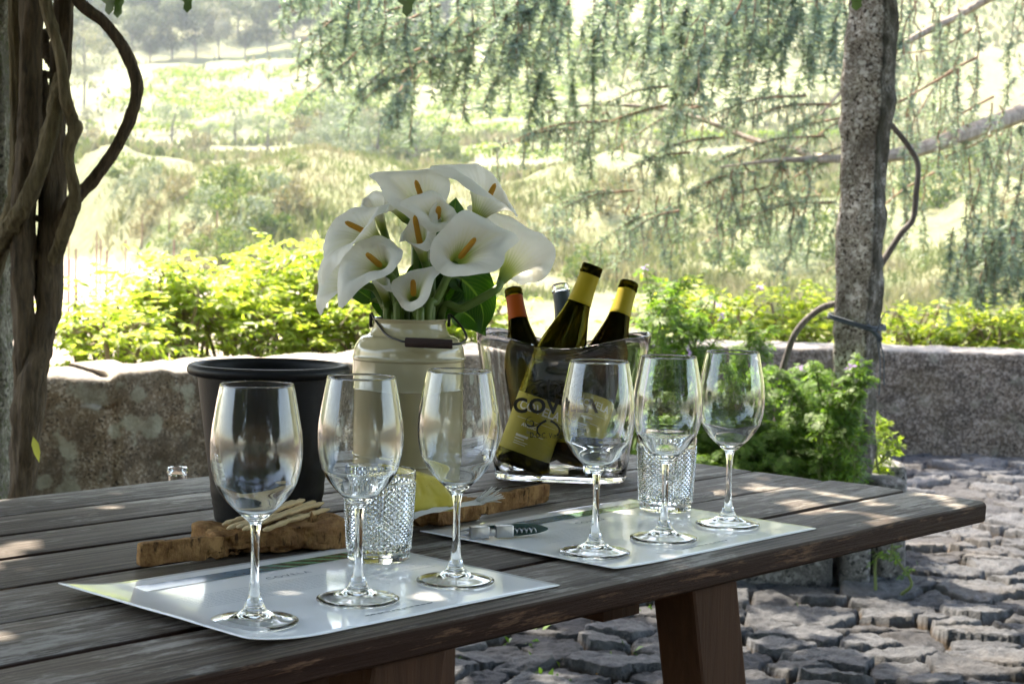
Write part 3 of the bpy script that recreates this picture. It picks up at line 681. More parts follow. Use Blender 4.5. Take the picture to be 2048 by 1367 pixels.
for (u, v_, y, rad, n, lb) in ((215, 690, 8.6, (.42, .4, .28), 2400, 'low bright yellow-green shrub over the wall beside the vine trunks'),
                               (335, 640, 9.2, (.42, .45, .40), 3600, 'bright green shrub with a pointed top over the wall, left of the bucket'),
                               (480, 655, 9.6, (.48, .45, .36), 3800, 'yellow-green shrub over the wall behind the black bucket'),
                               (610, 600, 10.0, (.5, .5, .50), 5200, 'tallest yellow-green shrub over the wall, behind the left lilies'),
                               (725, 660, 9.6, (.42, .45, .38), 3200, 'yellow-green shrub over the wall directly behind the milk can'),
                               (930, 670, 10.4, (.5, .45, .30), 3000, 'yellow-green shrub over the wall between the milk can and the bottles')):
    shrub(lb, D(u, v_, y), rad, n, int(u))
M_SHRUB2 = leaf_mat('yellow_shrub_leaf', (.17, .25, .04), (.31, .36, .08), .5, .45, (.44, .43, .14))
for (u, v_, y, rad, n, lb) in ((1380, 655, 10.6, (.55, .4, .20), 2200, 'yellow-green shrub over the far wall behind the tall geranium'), (1590, 672, 10.3, (.5, .4, .20), 2600, 'yellow shrub over the far wall left of the right post'),
                               (1850, 688, 10.4, (.5, .4, .15), 1900, 'yellow-green shrub over the far wall right of the post'), (2010, 694, 10.2, (.45, .4, .13), 2200, 'yellow shrub over the far wall at the right edge')):
    shrub(lb, D(u, v_, y), rad, n, int(u), .06, M_SHRUB2, -1.1)

# ================================================================== WEEPING CEDAR
M_CEDAR = leaf_mat('cedar_needles', (.14, .185, .15), (.25, .31, .245), .38, .5, (.36, .40, .28), (1.25, 1.35, .95))
M_CBARK = bark_mat('cedar_bark', (.16, .12, .09), (.36, .30, .24), (10, 10, 3), .5)
M_CTWIG = plain('cedar_twig', (.23, .13, .07), .8, .25, 20)
rg = np.random.default_rng(51)
ced = thing('weeping_cedar', 'blue-green weeping cedar with hanging boughs behind the right post', 'tree', (5.4, 12.5, -1.2))
CO = np.array([5.4, 12.5, -1.2]); tw = MB(); TP, TN, TS = [], [], []
def bough(pts, r0, r1, name='branch', n=26):
    P = spline(np.array(pts) - CO, n); MB().tube(P, np.interp(np.linspace(0, 1, n), np.linspace(0, 1, len(r0)), r0) if isinstance(r0, list) else np.linspace(r0, r1, n), 9, wob=.18, seed=int(abs(pts[0][0]) * 10) % 9).build(name, M_CBARK, ced); return P + CO
def needles(P, dens=1.0, size=.04):
    L = np.linalg.norm(np.diff(P, axis=0), axis=1).sum(); k = max(2, int(L / .017 * dens)); s_ = np.linspace(0, len(P) - 1, k)
    q = np.stack([np.interp(s_, np.arange(len(P)), P[:, i]) for i in range(3)], 1); T = np.gradient(q, axis=0) if k > 2 else np.tile(P[-1] - P[0], (k, 1))
    T /= np.linalg.norm(T, axis=1)[:, None] + 1e-9
    gap = vnoise(np.stack([q[:, 0] * 14, q[:, 1] * 14, q[:, 2] * 14], 1), 3) > -.38; q, T = q[gap], T[gap]; k = len(q)
    for rep in range(6):
        d = rand_dirs(k, rg); d -= T * np.sum(d * T, 1)[:, None] * .6; d += T * .25
        TP.append(q + rg.normal(0, .006, q.shape)); TN.append(d / np.linalg.norm(d, axis=1)[:, None]); TS.append(np.full(k, size) * rg.uniform(.7, 1.35, k))
def strand(p, length, drift, dens=1.0, size=.04, sub=True, curl=.05):
    p = np.array(p, float); n = 9; t = np.linspace(0, 1, n)[:, None]; dr = np.array(drift, float)
    P = p + dr * (t ** .8) * length + np.array([0, 0, -1.0]) * length * (t ** 1.15) + rg.normal(0, curl * .5, 3) * t * length + rg.normal(0, .012, (n, 3))
    tw.tube(P - CO, np.linspace(.006, .002, n), 4); needles(P[int(rg.integers(0, 2)):], dens, size)
    if sub:
        for j in range(int(length * 5)):
            i = rg.integers(1, n - 2); e = P[i] + (dr + rg.normal(0, .35, 3)) * length * .18 + np.array([0, 0, -.9]) * length * rg.uniform(.12, .3)
            Q = spline([P[i], (P[i] + e) / 2 + [0, 0, .02], e], 5); tw.tube(Q - CO, .002, 3); needles(Q, dens, size)
def spray(p, e, size=.04, dens=1.0, hang=.22, nh=10):
    """a slanting branchlet with short hanging twigs"""
    p, e = np.array(p), np.array(e); mid = (p + e) / 2 + [0, 0, .07 * np.linalg.norm(e - p)]
    P = spline([p, mid, e], 14); tw.tube(P - CO, np.linspace(.009, .003, 14), 5); needles(P, dens * 1.3, size)
    for j in range(nh):
        i = rg.integers(2, 14); sd_ = rg.normal(0, .3, 3); q = P[i] + sd_ * hang * .8 + np.array([0, 0, -1]) * hang * rg.uniform(.25, 1.1)
        Q = spline([P[i], (P[i] + q) / 2 + sd_ * .05, q], 5); tw.tube(Q - CO, .003, 3); needles(Q, dens, size)
MB().tube(spline([(0, 0, -.2), (.05, .05, 2), (-.1, 0, 5), (0, .1, 8)], 20), np.linspace(.24, .12, 20), 14, wob=.12).build('trunk', M_CBARK, ced)
TR = CO + [0, 0, 4.2]
b1 = bough([CO + [-.1, 0, 3.6], D(2180, 170, 11.4), D(2048, 226, 11), D(1900, 278, 10.6), D(1780, 312, 10.4), D(1640, 318, 10.2), D(1540, 322, 10.1), D(1440, 334, 10.0)], [.10, .075, .062, .052, .040, .024, .013, .005], 0, n=44)
b2 = bough([CO + [-.1, 0, 4.3], D(2250, 20, 11.2), D(2048, -25, 11), D(1900, 40, 10.8), D(1790, 98, 10.6), D(1700, 165, 10.5), D(1640, 230, 10.4)], .05, .006)
b3 = bough([b1[30], D(1620, 310, 10.6), D(1505, 280, 10.9), D(1400, 238, 11.1), D(1290, 214, 11.3), D(1150, 212, 11.4), D(1050, 238, 11.4)], .028, .005)
ups = []
for (v0, y0, ue, ve, ye) in ((-120, 10.9, 560, -60, 9.6), (-90, 10.2, 900, -40, 9.3), (-150, 11.5, 1000, -120, 10.4), (-60, 9.8, 1260, -30, 9.2), (-180, 12, 760, -160, 11)):
    ups.append(bough([CO + [-.1, 0, 4.9], D(2150, v0, y0 + .5), D(1750, v0 - 30, y0), D(1350, v0 - 35, (y0 + ye) / 2), D((1350 + ue) / 2, (v0 + ve) / 2 - 25, ye + .2), D(ue, ve, ye)], .075, .008, n=40))
# dark hanging curtain along the top
for k in range(122):
    b = ups[int(rg.integers(0, len(ups)))]; t = rg.uniform(.22, .97); p = b[int(t * (len(b) - 1))]
    u = rg.uniform(700, 1700); yy = rg.uniform(9.0, 11.2); p = D(u, rg.uniform(-90, -5), yy)
    prof = np.interp(u, [560, 700, 800, 880, 960, 1040, 1100, 1190, 1290, 1360, 1450, 1530, 1620, 1700], [60, 70, 200, 170, 235, 180, 190, 250, 150, 190, 215, 160, 200, 240])
    strand(p, (prof + 70) * rg.uniform(.45, 1.12) * yy / FPX, (-.2 + rg.normal(0, .2), rg.normal(0, .15), 0), rg.uniform(.9, 1.5), rg.uniform(.045, .06), True, .22)
# pale slanting sprays at the upper left
for (u0, v0, u1, v1) in ((790, -20, 590, 92), (850, 0, 600, 130), (880, 10, 612, 196), (900, 60, 640, 150), (830, 40, 640, 110), (860, 90, 725, 180), (700, -40, 560, 40), (930, 100, 745, 185), (760, -10, 640, 60), (900, 70, 700, 230), (990, 40, 780, 215), (820, 150, 780, 235), (680, -30, 575, 10)):
    y = rg.uniform(9, 9.8); spray(D(u0, v0, y + .4), D(u1, v1, y), .040, 1.2, .11, 12)
# layered pale sprays in the middle
for k in range(28):
    u = rg.uniform(1080, 1700); v0 = rg.uniform(190, 470); y = rg.uniform(9.4, 11); L = rg.uniform(90, 260)
    spray(D(u + L * .5, v0 - L * .12, y + .2), D(u - L * .5, v0 + L * rg.uniform(.05, .38), y), .034, 1.0, .16, 9)
for b in (b1, b3):
    for k in range(16):
        i = rg.integers(8, len(b)); strand(b[i] + rg.normal(0, .03, 3), rg.uniform(.12, .42), (rg.normal(0, .2), rg.normal(0, .2), 0), .9, .038)
# thinner hanging strands in the middle, low
for k in range(26):
    u = rg.uniform(1250, 1700); y = rg.uniform(9.8, 11.2); strand(D(u, rg.uniform(330, 430), y), rg.uniform(.25, .62), (-.08, 0, 0), .9, .038)
# right of the post
for k in range(82):
    u = rg.uniform(1770, 2140); y = rg.uniform(9.6, 12); v0 = rg.uniform(-60, 430); strand(D(u, v0, y), rg.uniform(.25, .75), (rg.normal(-.05, .1), 0, 0), .9, .038)
for k in range(26):
    u = rg.uniform(1900, 2140); y = rg.uniform(9.5, 10.4); strand(D(u, rg.uniform(430, 500), y), rg.uniform(.28, .5), (-.12, 0, 0), 1.4, .046)
for k in range(8):
    u = rg.uniform(1790, 2080); y = rg.uniform(10, 11.5); v0 = rg.uniform(60, 480); Q = spline([D(u + 70, v0 - 40, y), D(u, v0, y), D(u - rg.uniform(30, 110), v0 + rg.uniform(10, 90), y)], 8); tw.tube(Q - CO, np.linspace(.010, .003, 8), 5)
tw.build('twigs', M_CTWIG, ced)
TP = np.concatenate(TP); TN = np.concatenate(TN); TS = np.concatenate(TS); n = len(TP)
NV_ = [(-.1, 0, 0), (.1, 0, 0), (.07, .75, 0), (0, 1.0, 0)]
zz = rand_dirs(n, rg); X = np.cross(TN, zz); X /= np.linalg.norm(X, axis=1)[:, None]; Z = np.cross(X, TN)
mm = scatter('foliage', NV_, [(0, 1, 2, 3)], TP - CO, np.stack([X, TN, Z], 2), np.stack([TS * 1.0, TS, TS], 1)); mm.materials.append(M_CEDAR); link_mesh_c('foliage', mm, ced)
print('cedar needles', n)

# ================================================================== GERANIUMS, VINES, TWINE
M_GER = leaf_mat('geranium_leaf', (.075, .16, .03), (.14, .25, .045), .48, .5, (.22, .33, .07))
M_GERSTEM = plain('geranium_stem', (.13, .17, .05), .7, .3, 20)
M_PETAL = leaf_mat('lilac_petal', (.45, .33, .58), (.58, .45, .70), .4, .5, tcol=(1.1, 1.0, 1.2))
gv, gf = [], []
for lobe, ln in ((-115, .62), (-62, .85), (0, 1.0), (62, .85), (115, .62)):
    c_, s_ = math.cos(R(lobe)), math.sin(R(lobe))
    def T_(x, y, z): return (x * c_ + y * s_, -x * s_ + y * c_ , z)
    for (pts_) in ([(0, 0, 0), (.13, .5, .03), (0, 1.0, -.06), (-.13, .5, .03)], [(0, .38, .02), (.17, .50, .03), (.30, .82, -.02), (.08, .62, .02)], [(0, .38, .02), (-.08, .62, .02), (-.30, .82, -.02), (-.17, .50, .03)]):
        o_ = len(gv); gv += [T_(x * ln, y * ln, z) for x, y, z in pts_]; gf.append((o_, o_ + 1, o_ + 2, o_ + 3))
def geranium(label, base, tips, n, seed, leaf=.036, flowers=(), mat=None, rad=.10):
    rng = np.random.default_rng(seed); base = np.array(base, float)
    t = thing('scented_geranium', label, 'plant', base); sb = MB(); pool = []
    for tip in tips:
        tip = np.array(tip) - base; b = rng.normal(0, .05, 3) * [1, 1, 0]
        P = spline([b, b + (tip - b) * [.25, .25, .5] + rng.normal(0, .02, 3), b + (tip - b) * [.7, .7, .8] + rng.normal(0, .02, 3), tip], 16)
        sb.tube(P, np.linspace(.006, .002, 16), 5); pool += [(p, i / 15) for i, p in enumerate(P)]
    Q, N, S_ = [], [], []
    n = int(n * 1.9) if n > 100 else n; leaf *= 1.18
    for k in range(n):
        p, f = pool[rng.integers(len(pool))]
        d = rand_dirs(1, rng)[0]; d[2] = abs(d[2]) * .7; off = d * rad * rng.uniform(.25, 1) * (1 - .65 * max(0, f - .55) / .45)
        q = p + off; Q.append(q); N.append(d * .6 + np.array([0, -.15, .75]) + rng.normal(0, .25, 3)); S_.append(rng.uniform(.65, 1.25) * leaf * (1 - .35 * f))
        if k % 3 == 0: sb.tube([p, (p + q) / 2 + [0, 0, .006], q], .0012, 3)
    sb.build('stems', M_GERSTEM, t)
    mm = scatter('leaves', gv, gf, np.array(Q), frames(np.array(N), rng.uniform(0, 6.3, n)), np.array(S_)); mm.materials.append(mat or M_GER); link_mesh_c('leaves', mm, t)
    for fl in flowers:
        fl = np.array(fl) - base; m_ = 16
        fm = scatter('flower_head', LFL_V, LFL_F, fl + rng.normal(0, .006, (m_, 3)), frames(rand_dirs(m_, rng), rng.uniform(0, 6.3, m_)), rng.uniform(.010, .016, m_)); fm.materials.append(M_PETAL); link_mesh_c('flower_head', fm, t)
        stp = np.argmin([np.linalg.norm(p - fl) for p, _ in pool]); 
    return t
def tipset(us, y, jit=.12, seed=0):
    rg = np.random.default_rng(seed); return [D(u, v_, y + rg.normal(0, jit)) for u, v_ in us]
gz = .28
geranium('tall scented geranium reaching above the ice bucket, with lilac flowers', [at_d(1330, 5.9), 5.9, gz], tipset([(1290, 545), (1310, 560), (1345, 572), (1375, 560), (1330, 620), (1290, 640), (1400, 640), (1370, 650), (1430, 700), (1290, 700), (1350, 720), (1420, 600), (1320, 680), (1400, 740), (1270, 760), (1460, 640)], 5.9, .12, 1), 1000, 61,
         flowers=[D(1289, 537, 5.85), D(1440, 610, 5.9), D(1445, 632, 5.95), D(1380, 703, 5.7), D(1520, 575, 5.95)])
geranium('dense scented geranium behind the wine glasses, beside the curved vine', [at_d(1480, 5.8), 5.8, gz], tipset([(1480, 700), (1500, 650), (1540, 660), (1440, 740), (1540, 740), (1480, 780), (1420, 800), (1560, 790), (1500, 840), (1450, 860), (1380, 820), (1550, 860), (1330, 800), (1330, 870), (1270, 830), (1400, 880)], 5.75, .15, 2), 1500, 62, .032)
geranium('light green scented geranium between the curved vine and the granite post', [at_d(1620, 5.7), 5.75, gz], tipset([(1600, 740), (1630, 735), (1650, 750), (1590, 790), (1640, 800), (1580, 830), (1620, 840), (1650, 850), (1560, 750), (1610, 780), (1575, 880), (1540, 890)], 5.8, .10, 3), 1300, 63, .031, flowers=[D(1601, 733, 5.7)])
geranium('low scented geranium with pale leaves in front, at the table edge', [at_d(1500, 5.55), 5.56, gz], tipset([(1500, 880), (1560, 870), (1590, 860), (1610, 900), (1540, 920), (1440, 910), (1400, 920), (1470, 930), (1600, 930)], 5.55, .03, 4), 620, 64, .033, rad=.075)
geranium('scented geranium climbing the front of the granite post, with a lilac flower', [at_d(1690, 5.5), 5.5, gz], tipset([(1712, 715), (1735, 730), (1690, 760), (1720, 790), (1685, 800), (1700, 840), (1740, 760), (1680, 850)], 5.5, .02, 5), 420, 65, .030, flowers=[D(1702, 733, 5.46)], rad=.06)
M_GERB = leaf_mat('sunlit_geranium_leaf', (.18, .28, .04), (.28, .36, .05), .55, .5, (.34, .40, .08))  # lighter copy of the geranium leaf, with the backlight painted into its colour
geranium('backlit yellow-green geranium shoots right of the granite post', [at_d(1755, 5.85), 5.85, gz], tipset([(1750, 830), (1780, 840), (1795, 870), (1775, 895), (1760, 860), (1765, 930), (1752, 900), (1750, 950)], 5.82, .01, 6), 75, 66, .042, mat=M_GERB, rad=.05)
geranium('small green shoot at the foot of the kerb below the table corner', [at_d(1790, 5.3), 5.32, 0], [D(1785, 1080, 5.3), D(1805, 1090, 5.3)], 14, 67, .03, rad=.04)

M_VINE_D = bark_mat('dark_vine_bark', (.045, .030, .016), (.15, .105, .062), (34, 34, 4), 1.0)
M_VINE_L = bark_mat('olive_vine_bark', (.085, .064, .030), (.22, .17, .09), (34, 34, 4), 1.0)
M_VINE_R = bark_mat('thin_vine_bark', (.06, .05, .045), (.15, .13, .12), (30, 30, 5), .5)
wv = thing('wisteria_vine', 'old twisted vine with several trunks climbing the left granite post', 'vine', D(45, 1000, 3.8) * [1, 1, 0])
WO = np.array(wv.location)
def stem(pts, mat, name='stem', y=3.75, seg=28, n=150, wob=.16):
    P = spline([D(u, v_, y + dy) - WO for (u, v_, r_, dy) in pts], n); rr = np.interp(np.linspace(0, len(pts) - 1, n), np.arange(len(pts)), [p[2] for p in pts]) * y / FPX
    MB().tube(P, rr, seg, wob=wob, seed=int(pts[0][0]) % 13).build(name, mat, wv, 180)
stem([(26, -40, 12, .06), (30, 120, 12, .06), (34, 260, 13, .06), (30, 380, 14, .06), (14, 440, 16, .05), (-6, 520, 18, .06), (-60, 640, 18, .08)], M_VINE_L)
stem([(66, -40, 22, .0), (62, 150, 22, .0), (57, 300, 24, .0), (46, 440, 26, .0), (46, 560, 24, 0), (50, 680, 22, .0), (48, 800, 20, .02), (34, 1010, 18, .04)], M_VINE_D)
stem([(130, -40, 21, .05), (122, 90, 21, .05), (116, 200, 19, .05), (108, 340, 24, .04), (103, 480, 27, .03), (98, 600, 26, .02), (84, 680, 25, .01), (64, 760, 30, 0), (54, 850, 29, 0), (46, 940, 25, .01), (34, 1040, 22, .02)], M_VINE_D)
stem([(84, -40, 11, -.06), (96, 30, 11, -.06), (118, 100, 11, -.06), (131, 190, 11, -.06), (146, 240, 12, -.05), (151, 256, 15, -.05), (139, 290, 12, -.05), (138, 320, 10, -.05), (147, 365, 11, -.05), (149, 400, 12, -.04), (137, 440, 14, -.03), (120, 490, 13, -.01), (98, 545, 12, .03), (92, 600, 9, .06)], M_VINE_L)
stem([(122, 150, 13, -.02), (114, 200, 16, -.04), (92, 295, 17, -.05), (62, 385, 17, -.05), (30, 440, 18, -.03), (6, 480, 19, .0), (-30, 530, 20, .02)], M_VINE_L)
stem([(120, -60, 11, .0), (160, 5, 12, .0), (204, 40, 12, 0), (243, 90, 12, .0), (266, 135, 12, .0), (274, 172, 12.5, .0), (268, 215, 11.5, .0), (244, 275, 11.5, .0), (205, 335, 12, .0), (172, 374, 12, .0), (146, 402, 13, .0), (122, 450, 14, .01), (100, 500, 13, .05)], M_VINE_D)
stem([(88, 60, 9, .08), (92, 105, 10, .07), (112, 140, 9, .05)], M_VINE_D)
stem([(78, 145, 7, .04), (95, 150, 8, .03), (112, 152, 7, .05)], M_VINE_D)
stem([(88, 150, 7, .03), (90, 220, 9, .03), (82, 300, 9, .03)], M_VINE_D)
stem([(64, 436, 7, .0), (90, 438, 6, .02)], M_VINE_D); stem([(52, 512, 9, .0), (88, 514, 9, .02)], M_VINE_D)
cv = MB(); 
P = spline([D(u, v_, 5.95) for u, v_ in ((1545, 960), (1553, 850), (1560, 770), (1572, 715), (1596, 658), (1640, 618), (1690, 600), (1735, 570), (1770, 517), (1800, 470), (1826, 437), (1832, 390), (1836, 330), (1815, 290), (1788, 256), (1765, 225), (1752, 150))], 90)
o = cv.tube(P, np.interp(np.linspace(0, 1, 90), [0, .35, 1], [.012, .0115, .0095]), 10, wob=.15).build('climbing_vine', M_VINE_R, None, 180)
tag(o, 'thin dark vine stem curving from the geraniums behind the right granite post', 'vine')
M_TWINE = plain('blue_twine', (.05, .065, .085), .8, .2, 50)
tb = MB()
pc = PB + (PT - PB) * ((D(1707, 645, 5.68)[2] - PB[2]) / (PT[2] - PB[2])); hw = .132 / 2 + .015
ring = []
for k in range(41):
    an = 2 * math.pi * k / 40; cx_, sx_ = math.cos(an), math.sin(an); e = (abs(cx_) ** 7 + abs(sx_) ** 7) ** (-1 / 7)
    lx, ly = cx_ * e * hw, sx_ * e * hw; c_, s_ = math.cos(R(-31)), math.sin(R(-31))
    ring.append(pc + np.array([lx * c_ - ly * s_, lx * s_ + ly * c_, -.02 * (lx / hw)]))
ring = np.array(ring); tb.tube(ring, .005, 6, False); tb.tube(ring + [0, 0, .009], .004, 6, False)
kn = D(1752, 668, 5.60)
tb.tube(spline([kn + [-.03, 0, .03], kn, kn + [.02, 0, -.02]], 8), .008, 6)
tb.tube(spline([kn, D(1760, 720, 5.58), D(1758, 790, 5.58)], 10), .0022, 5); tb.tube(spline([kn, D(1767, 710, 5.58), D(1768, 770, 5.58)], 10), .0022, 5); tb.tube(spline([kn, D(1768, 628, 5.58), D(1780, 622, 5.58)], 8), .002, 5)
tag(tb.build('twine', M_TWINE), 'dark blue twine tied round the right granite post with loose ends', 'twine')
M_YLEAF = leaf_mat('yellow_leaf', (.42, .42, .12), (.5, .46, .14), .5, .5)
p = D(66, 872, 3.72); o = link_mesh('yellow_leaf', scatter('yellow_leaf', LFL_V, LFL_F, np.array([p]), np.array([[[.9, .22, -.2], [-.3, .1, .9], [.25, -1.0, .1]]]), np.array([.058])), M_YLEAF)
tag(o, 'single yellow leaf hanging beside the foot of the vine trunk', 'leaf')

# ================================================================== BEHIND THE CAMERA (reflected in the glass): trees and a hedge
rg = np.random.default_rng(71)
M_DARKLEAF = leaf_mat('garden_leaf', (.03, .05, .015), (.06, .09, .03), .3, .6)
gt = tree_proto(301, 6.0, (3.0, 3.0, 2.7), 6500, .34, M_DARKLEAF, trunk_r=.22)
for i, (x, y, s_) in enumerate(((-8.5, -6.5, 1.1), (-1.2, -6.4, 1.32), (3.2, -6.0, 1.38), (7.4, -3.2, 1.2))):
    plant_tree('garden_tree', gt, (x, y, 0), s_, i * 1.7, f'{ordn[i]} dark leafy garden tree from the left behind the photographer', 'tree')
hd = []
for k in range(9000): hd.append((rg.uniform(-4.2, 9), rg.normal(-8.2, .35), rg.uniform(0, 3.2)))
hd = np.array(hd); o = link_mesh('hedge', scatter('hedge', LEAF_V2, LEAF_Q2, hd, frames(rand_dirs(len(hd), rg), rg.uniform(0, 6.3, len(hd))), rg.uniform(.15, .3, len(hd))), M_DARKLEAF)
tag(o, 'dark clipped hedge along the back of the yard behind the photographer', 'hedge', kind='stuff')

# ================================================================== TABLE
OFF = [-2.0085, -1.8850, -1.7644, -1.6419, -1.5067, -1.3743, -1.2396, -1.1035]
END, START, TT = 2.2278, -.55, .030
def TP_(l, o, z=0): return DV * l + NV * o + np.array([0, 0, TZ + z])
TM = Matrix(((DV[0], NV[0], 0, 0), (DV[1], NV[1], 0, 0), (0, 0, 1, TZ), (0, 0, 0, 1)))   # x along, y toward the near edge  (det = -1 handled by flipping y)
table = thing('table', 'long weathered dark wooden plank table set for a wine tasting', 'table', TP_(0, 0, -TZ))
table.rotation_euler = (0, 0, math.atan2(DV[1], DV[0]))     # local x = along the planks, local y = away from the near edge
a = NM('weathered_wood'); v = a.coord('Object', (1.5, 95, 95)); v2 = a.coord('Object', (.9, 24, 24)); vo = a.coord()
g1 = a.noise(v, 2.2, 8, .72, .4); g2 = a.noise(v2, 1.6, 6, .65, 1.0); g3 = a.noise(a.coord('Object', (2.2, 190, 190)), 1.5, 5, .75); wv_ = a.noise(vo, 2.2, 4, .6)
col = a.mix(a.ramp(g1, [(.38, 0.0), (.64, 1.0)]), (.014, .0075, .004), (.088, .054, .031))
gx_ = a.n('ShaderNodeSeparateXYZ'); a.l(vo, gx_.inputs[0])
age = a.math('ADD', a.ramp(a.math('MULTIPLY_ADD', gx_.outputs['X'], -.36), [(0, 0.0), (1, 1.0)]), 0.0)
ramp_age = a.math('MULTIPLY', wv_, 1.0)
col = a.mix(a.ramp(a.math('MULTIPLY', g2, a.math('ADD', wv_, .45)), [(.44, 0.0), (.62, .75)]), col, (.165, .140, .115))
col = a.mix(a.ramp(a.math('MULTIPLY', g3, a.math('ADD', wv_, .4)), [(.47, 0.0), (.60, .65)]), col, (.27, .24, .21))
sp = a.noise(a.coord('Object', (7, 32, 32)), 1.4, 6, .75); col = a.mix(a.ramp(a.math('MULTIPLY', sp, a.math('ADD', wv_, .42)), [(.47, 0.0), (.56, .8)]), col, (.36, .335, .30))
rnd = a.n('ShaderNodeNewGeometry'); col = a.mix(a.math('MULTIPLY', rnd.outputs['Random Per Island'], .35), col, (.06, .048, .038))
sn = a.n('ShaderNodeSeparateXYZ'); tcn = a.n('ShaderNodeTexCoord'); a.l(tcn.outputs['Normal'], sn.inputs[0])
side = a.ramp(sn.outputs['Z'], [(.3, 1.0), (.75, 0.0)])
sidec = a.mix(a.ramp(a.noise(a.coord('Object', (5, 20, 40)), 2, 6, .75), [(.55, 0.0), (.68, .9)]), a.mix(g1, (.014, .005, .003), (.042, .017, .009)), (.20, .11, .065))
col = a.mix(side, col, sidec)
hh = a.math('ADD', g1, a.math('MULTIPLY', g3, .5))
M_WOOD = a.done(a.princ(col, a.ramp(g1, [(.3, .80), (.7, .42)]), a.bump(hh, .7, .004), Specular_IOR_Level=a.mix(side, (.42, .42, .42), (.12, .12, .12))))
mb = MB()
rg = np.random.default_rng(81)
for o0, o1 in zip(OFF[:-1], OFF[1:]):
    g = .0026; w = o1 - o0 - 2 * g; near = o1 == OFF[-1]; e = END + rg.uniform(-.006, .006) if not near else END
    n = 60; xs = np.linspace(START, e, n); bv = .006 if near else .003
    prof = [(-w / 2, -TT + .003), (-w / 2, -bv), (-w / 2 + bv * .4, -bv * .3), (-w / 2 + bv * 1.3, 0), (0, .0006), (w / 2 - bv * 1.3, 0), (w / 2 - bv * .4, -bv * .3), (w / 2, -bv), (w / 2, -TT + .003), (w / 2 - .003, -TT), (-w / 2 + .003, -TT)]
    k = len(prof); dz = rg.uniform(-.0008, .0008) * (0 if near else 1); V = []
    for x in xs:
        for (py, pz) in prof:
            yy = -((o0 + o1) / 2 + py); jit = .0012 * float(vnoise(np.array([x * 6, py * 30, pz * 60 + o0]), 5))
            V.append((x, yy + jit, pz + dz + jit * .5))
    F = [(i * k + j, i * k + (j + 1) % k, (i + 1) * k + (j + 1) % k, (i + 1) * k + j) for i in range(n - 1) for j in range(k)]
    F += [tuple(range(k)), tuple((n - 1) * k + j for j in reversed(range(k)))]
    mb.add(V, F)
top = mb.build('tabletop', M_WOOD, table, 35); top.location = (0, 0, TZ)
a = NM('leg_wood'); v = a.coord('Object', (30, 30, 2)); g1 = a.noise(v, 2, 6, .7, .5)
M_LEG = a.done(a.princ(a.mix(g1, (.022, .010, .006), (.095, .045, .024)), .7, a.bump(g1, .6, .004), Specular_IOR_Level=.15))
def leg(tl, to, dl, do, wl, wo, name='leg'):
    """timber from under the top at (along, across) splaying by (dl, do) down to the ground"""
    V = []
    for z, f in ((TZ - TT - .001, 0), (.0, 1)):
        for sx, sy in ((-1, -1), (1, -1), (1, 1), (-1, 1)): V.append((tl + dl * f + sx * wl / 2, -(to + do * f) + sy * wo / 2, z))
    mb = MB().add(V, [(3, 2, 1, 0), (4, 5, 6, 7), (0, 1, 5, 4), (1, 2, 6, 5), (2, 3, 7, 6), (3, 0, 4, 7)])
    o = mb.build(name, M_LEG, table, None); bv = o.modifiers.new('bevel', 'BEVEL'); bv.width = .005; bv.segments = 2; return o
def lw(u, v_, z):
    p = PZ(u, v_, z); return float(p @ DV), float(p @ NV)
l1 = lw(1392, 1178, TZ - TT); l2 = lw(752, 1330, TZ - TT)
print('leg tops', l1, l2)
leg(l1[0] + .045, l1[1] - .035, .15, 0, .09, .06); leg(l1[0] + .045, -1.93, .15, 0, .09, .06)
leg(l2[0] + .05, l2[1] - .035, -.12, 0, .10, .06); leg(l2[0] + .05, -1.93, -.12, 0, .10, .06)
for l in (l1, l2):
    MB().box((l[0] + .045, 1.555, TZ - TT - .034), (.07, .60, .06)).build('crossbar', M_LEG, table, None)
MB().box(((l1[0] + l2[0]) / 2 + .05, 1.56, .22), (l1[0] - l2[0] - .02, .045, .07)).build('stretcher', M_LEG, table, None)
# bench on the far side, with a clear bottle standing on it
bp_ = PZ(355, 935, TZ - .05)
bench = thing('bench', 'low plank bench on the far side of the table', 'bench', D(340, 1000, 3.05) * [1, 1, 0])
bench.rotation_euler = (0, 0, math.atan2(DV[1], DV[0]))
o = MB().box((0, 0, .43), (1.6, .28, .035), bev=.004).build('seat', M_LEG, bench, 30)
for sx in (-1, 1): MB().box((sx * .62, 0, .206), (.05, .22, .412)).build('leg', M_LEG, bench, None)

# ================================================================== PLACEMATS
M_MAT = plain('laminated_paper', (.86, .865, .86), .08, .02, 12, Specular_IOR_Level=.6)
a = NM('printed_photo'); v = a.coord(); sx = a.n('ShaderNodeSeparateXYZ'); a.l(v, sx.inputs[0])
wvn = a.n('ShaderNodeTexWave', wave_type='BANDS', bands_direction='DIAGONAL'); wvn.inputs['Scale'].default_value = 22; wvn.inputs['Distortion'].default_value = 2.5; a.l(v, wvn.inputs['Vector'])
c1 = a.mix(wvn.outputs['Fac'], (.05, .07, .035), (.16, .33, .17)); nz = a.noise(v, 30, 4)
c2 = a.mix(nz, (.04, .09, .14), (.22, .30, .36)); f = a.ramp(sx.outputs['X'], [(.0, 0.0), (.06, 1.0)])
M_PRINT = a.done(a.princ(a.mix(f, c2, c1), .13, None, Specular_IOR_Level=.6))
M_INK = plain('grey_ink', (.42, .45, .48), .15, .05); M_INKD = plain('dark_ink', (.16, .2, .22), .2, .05)
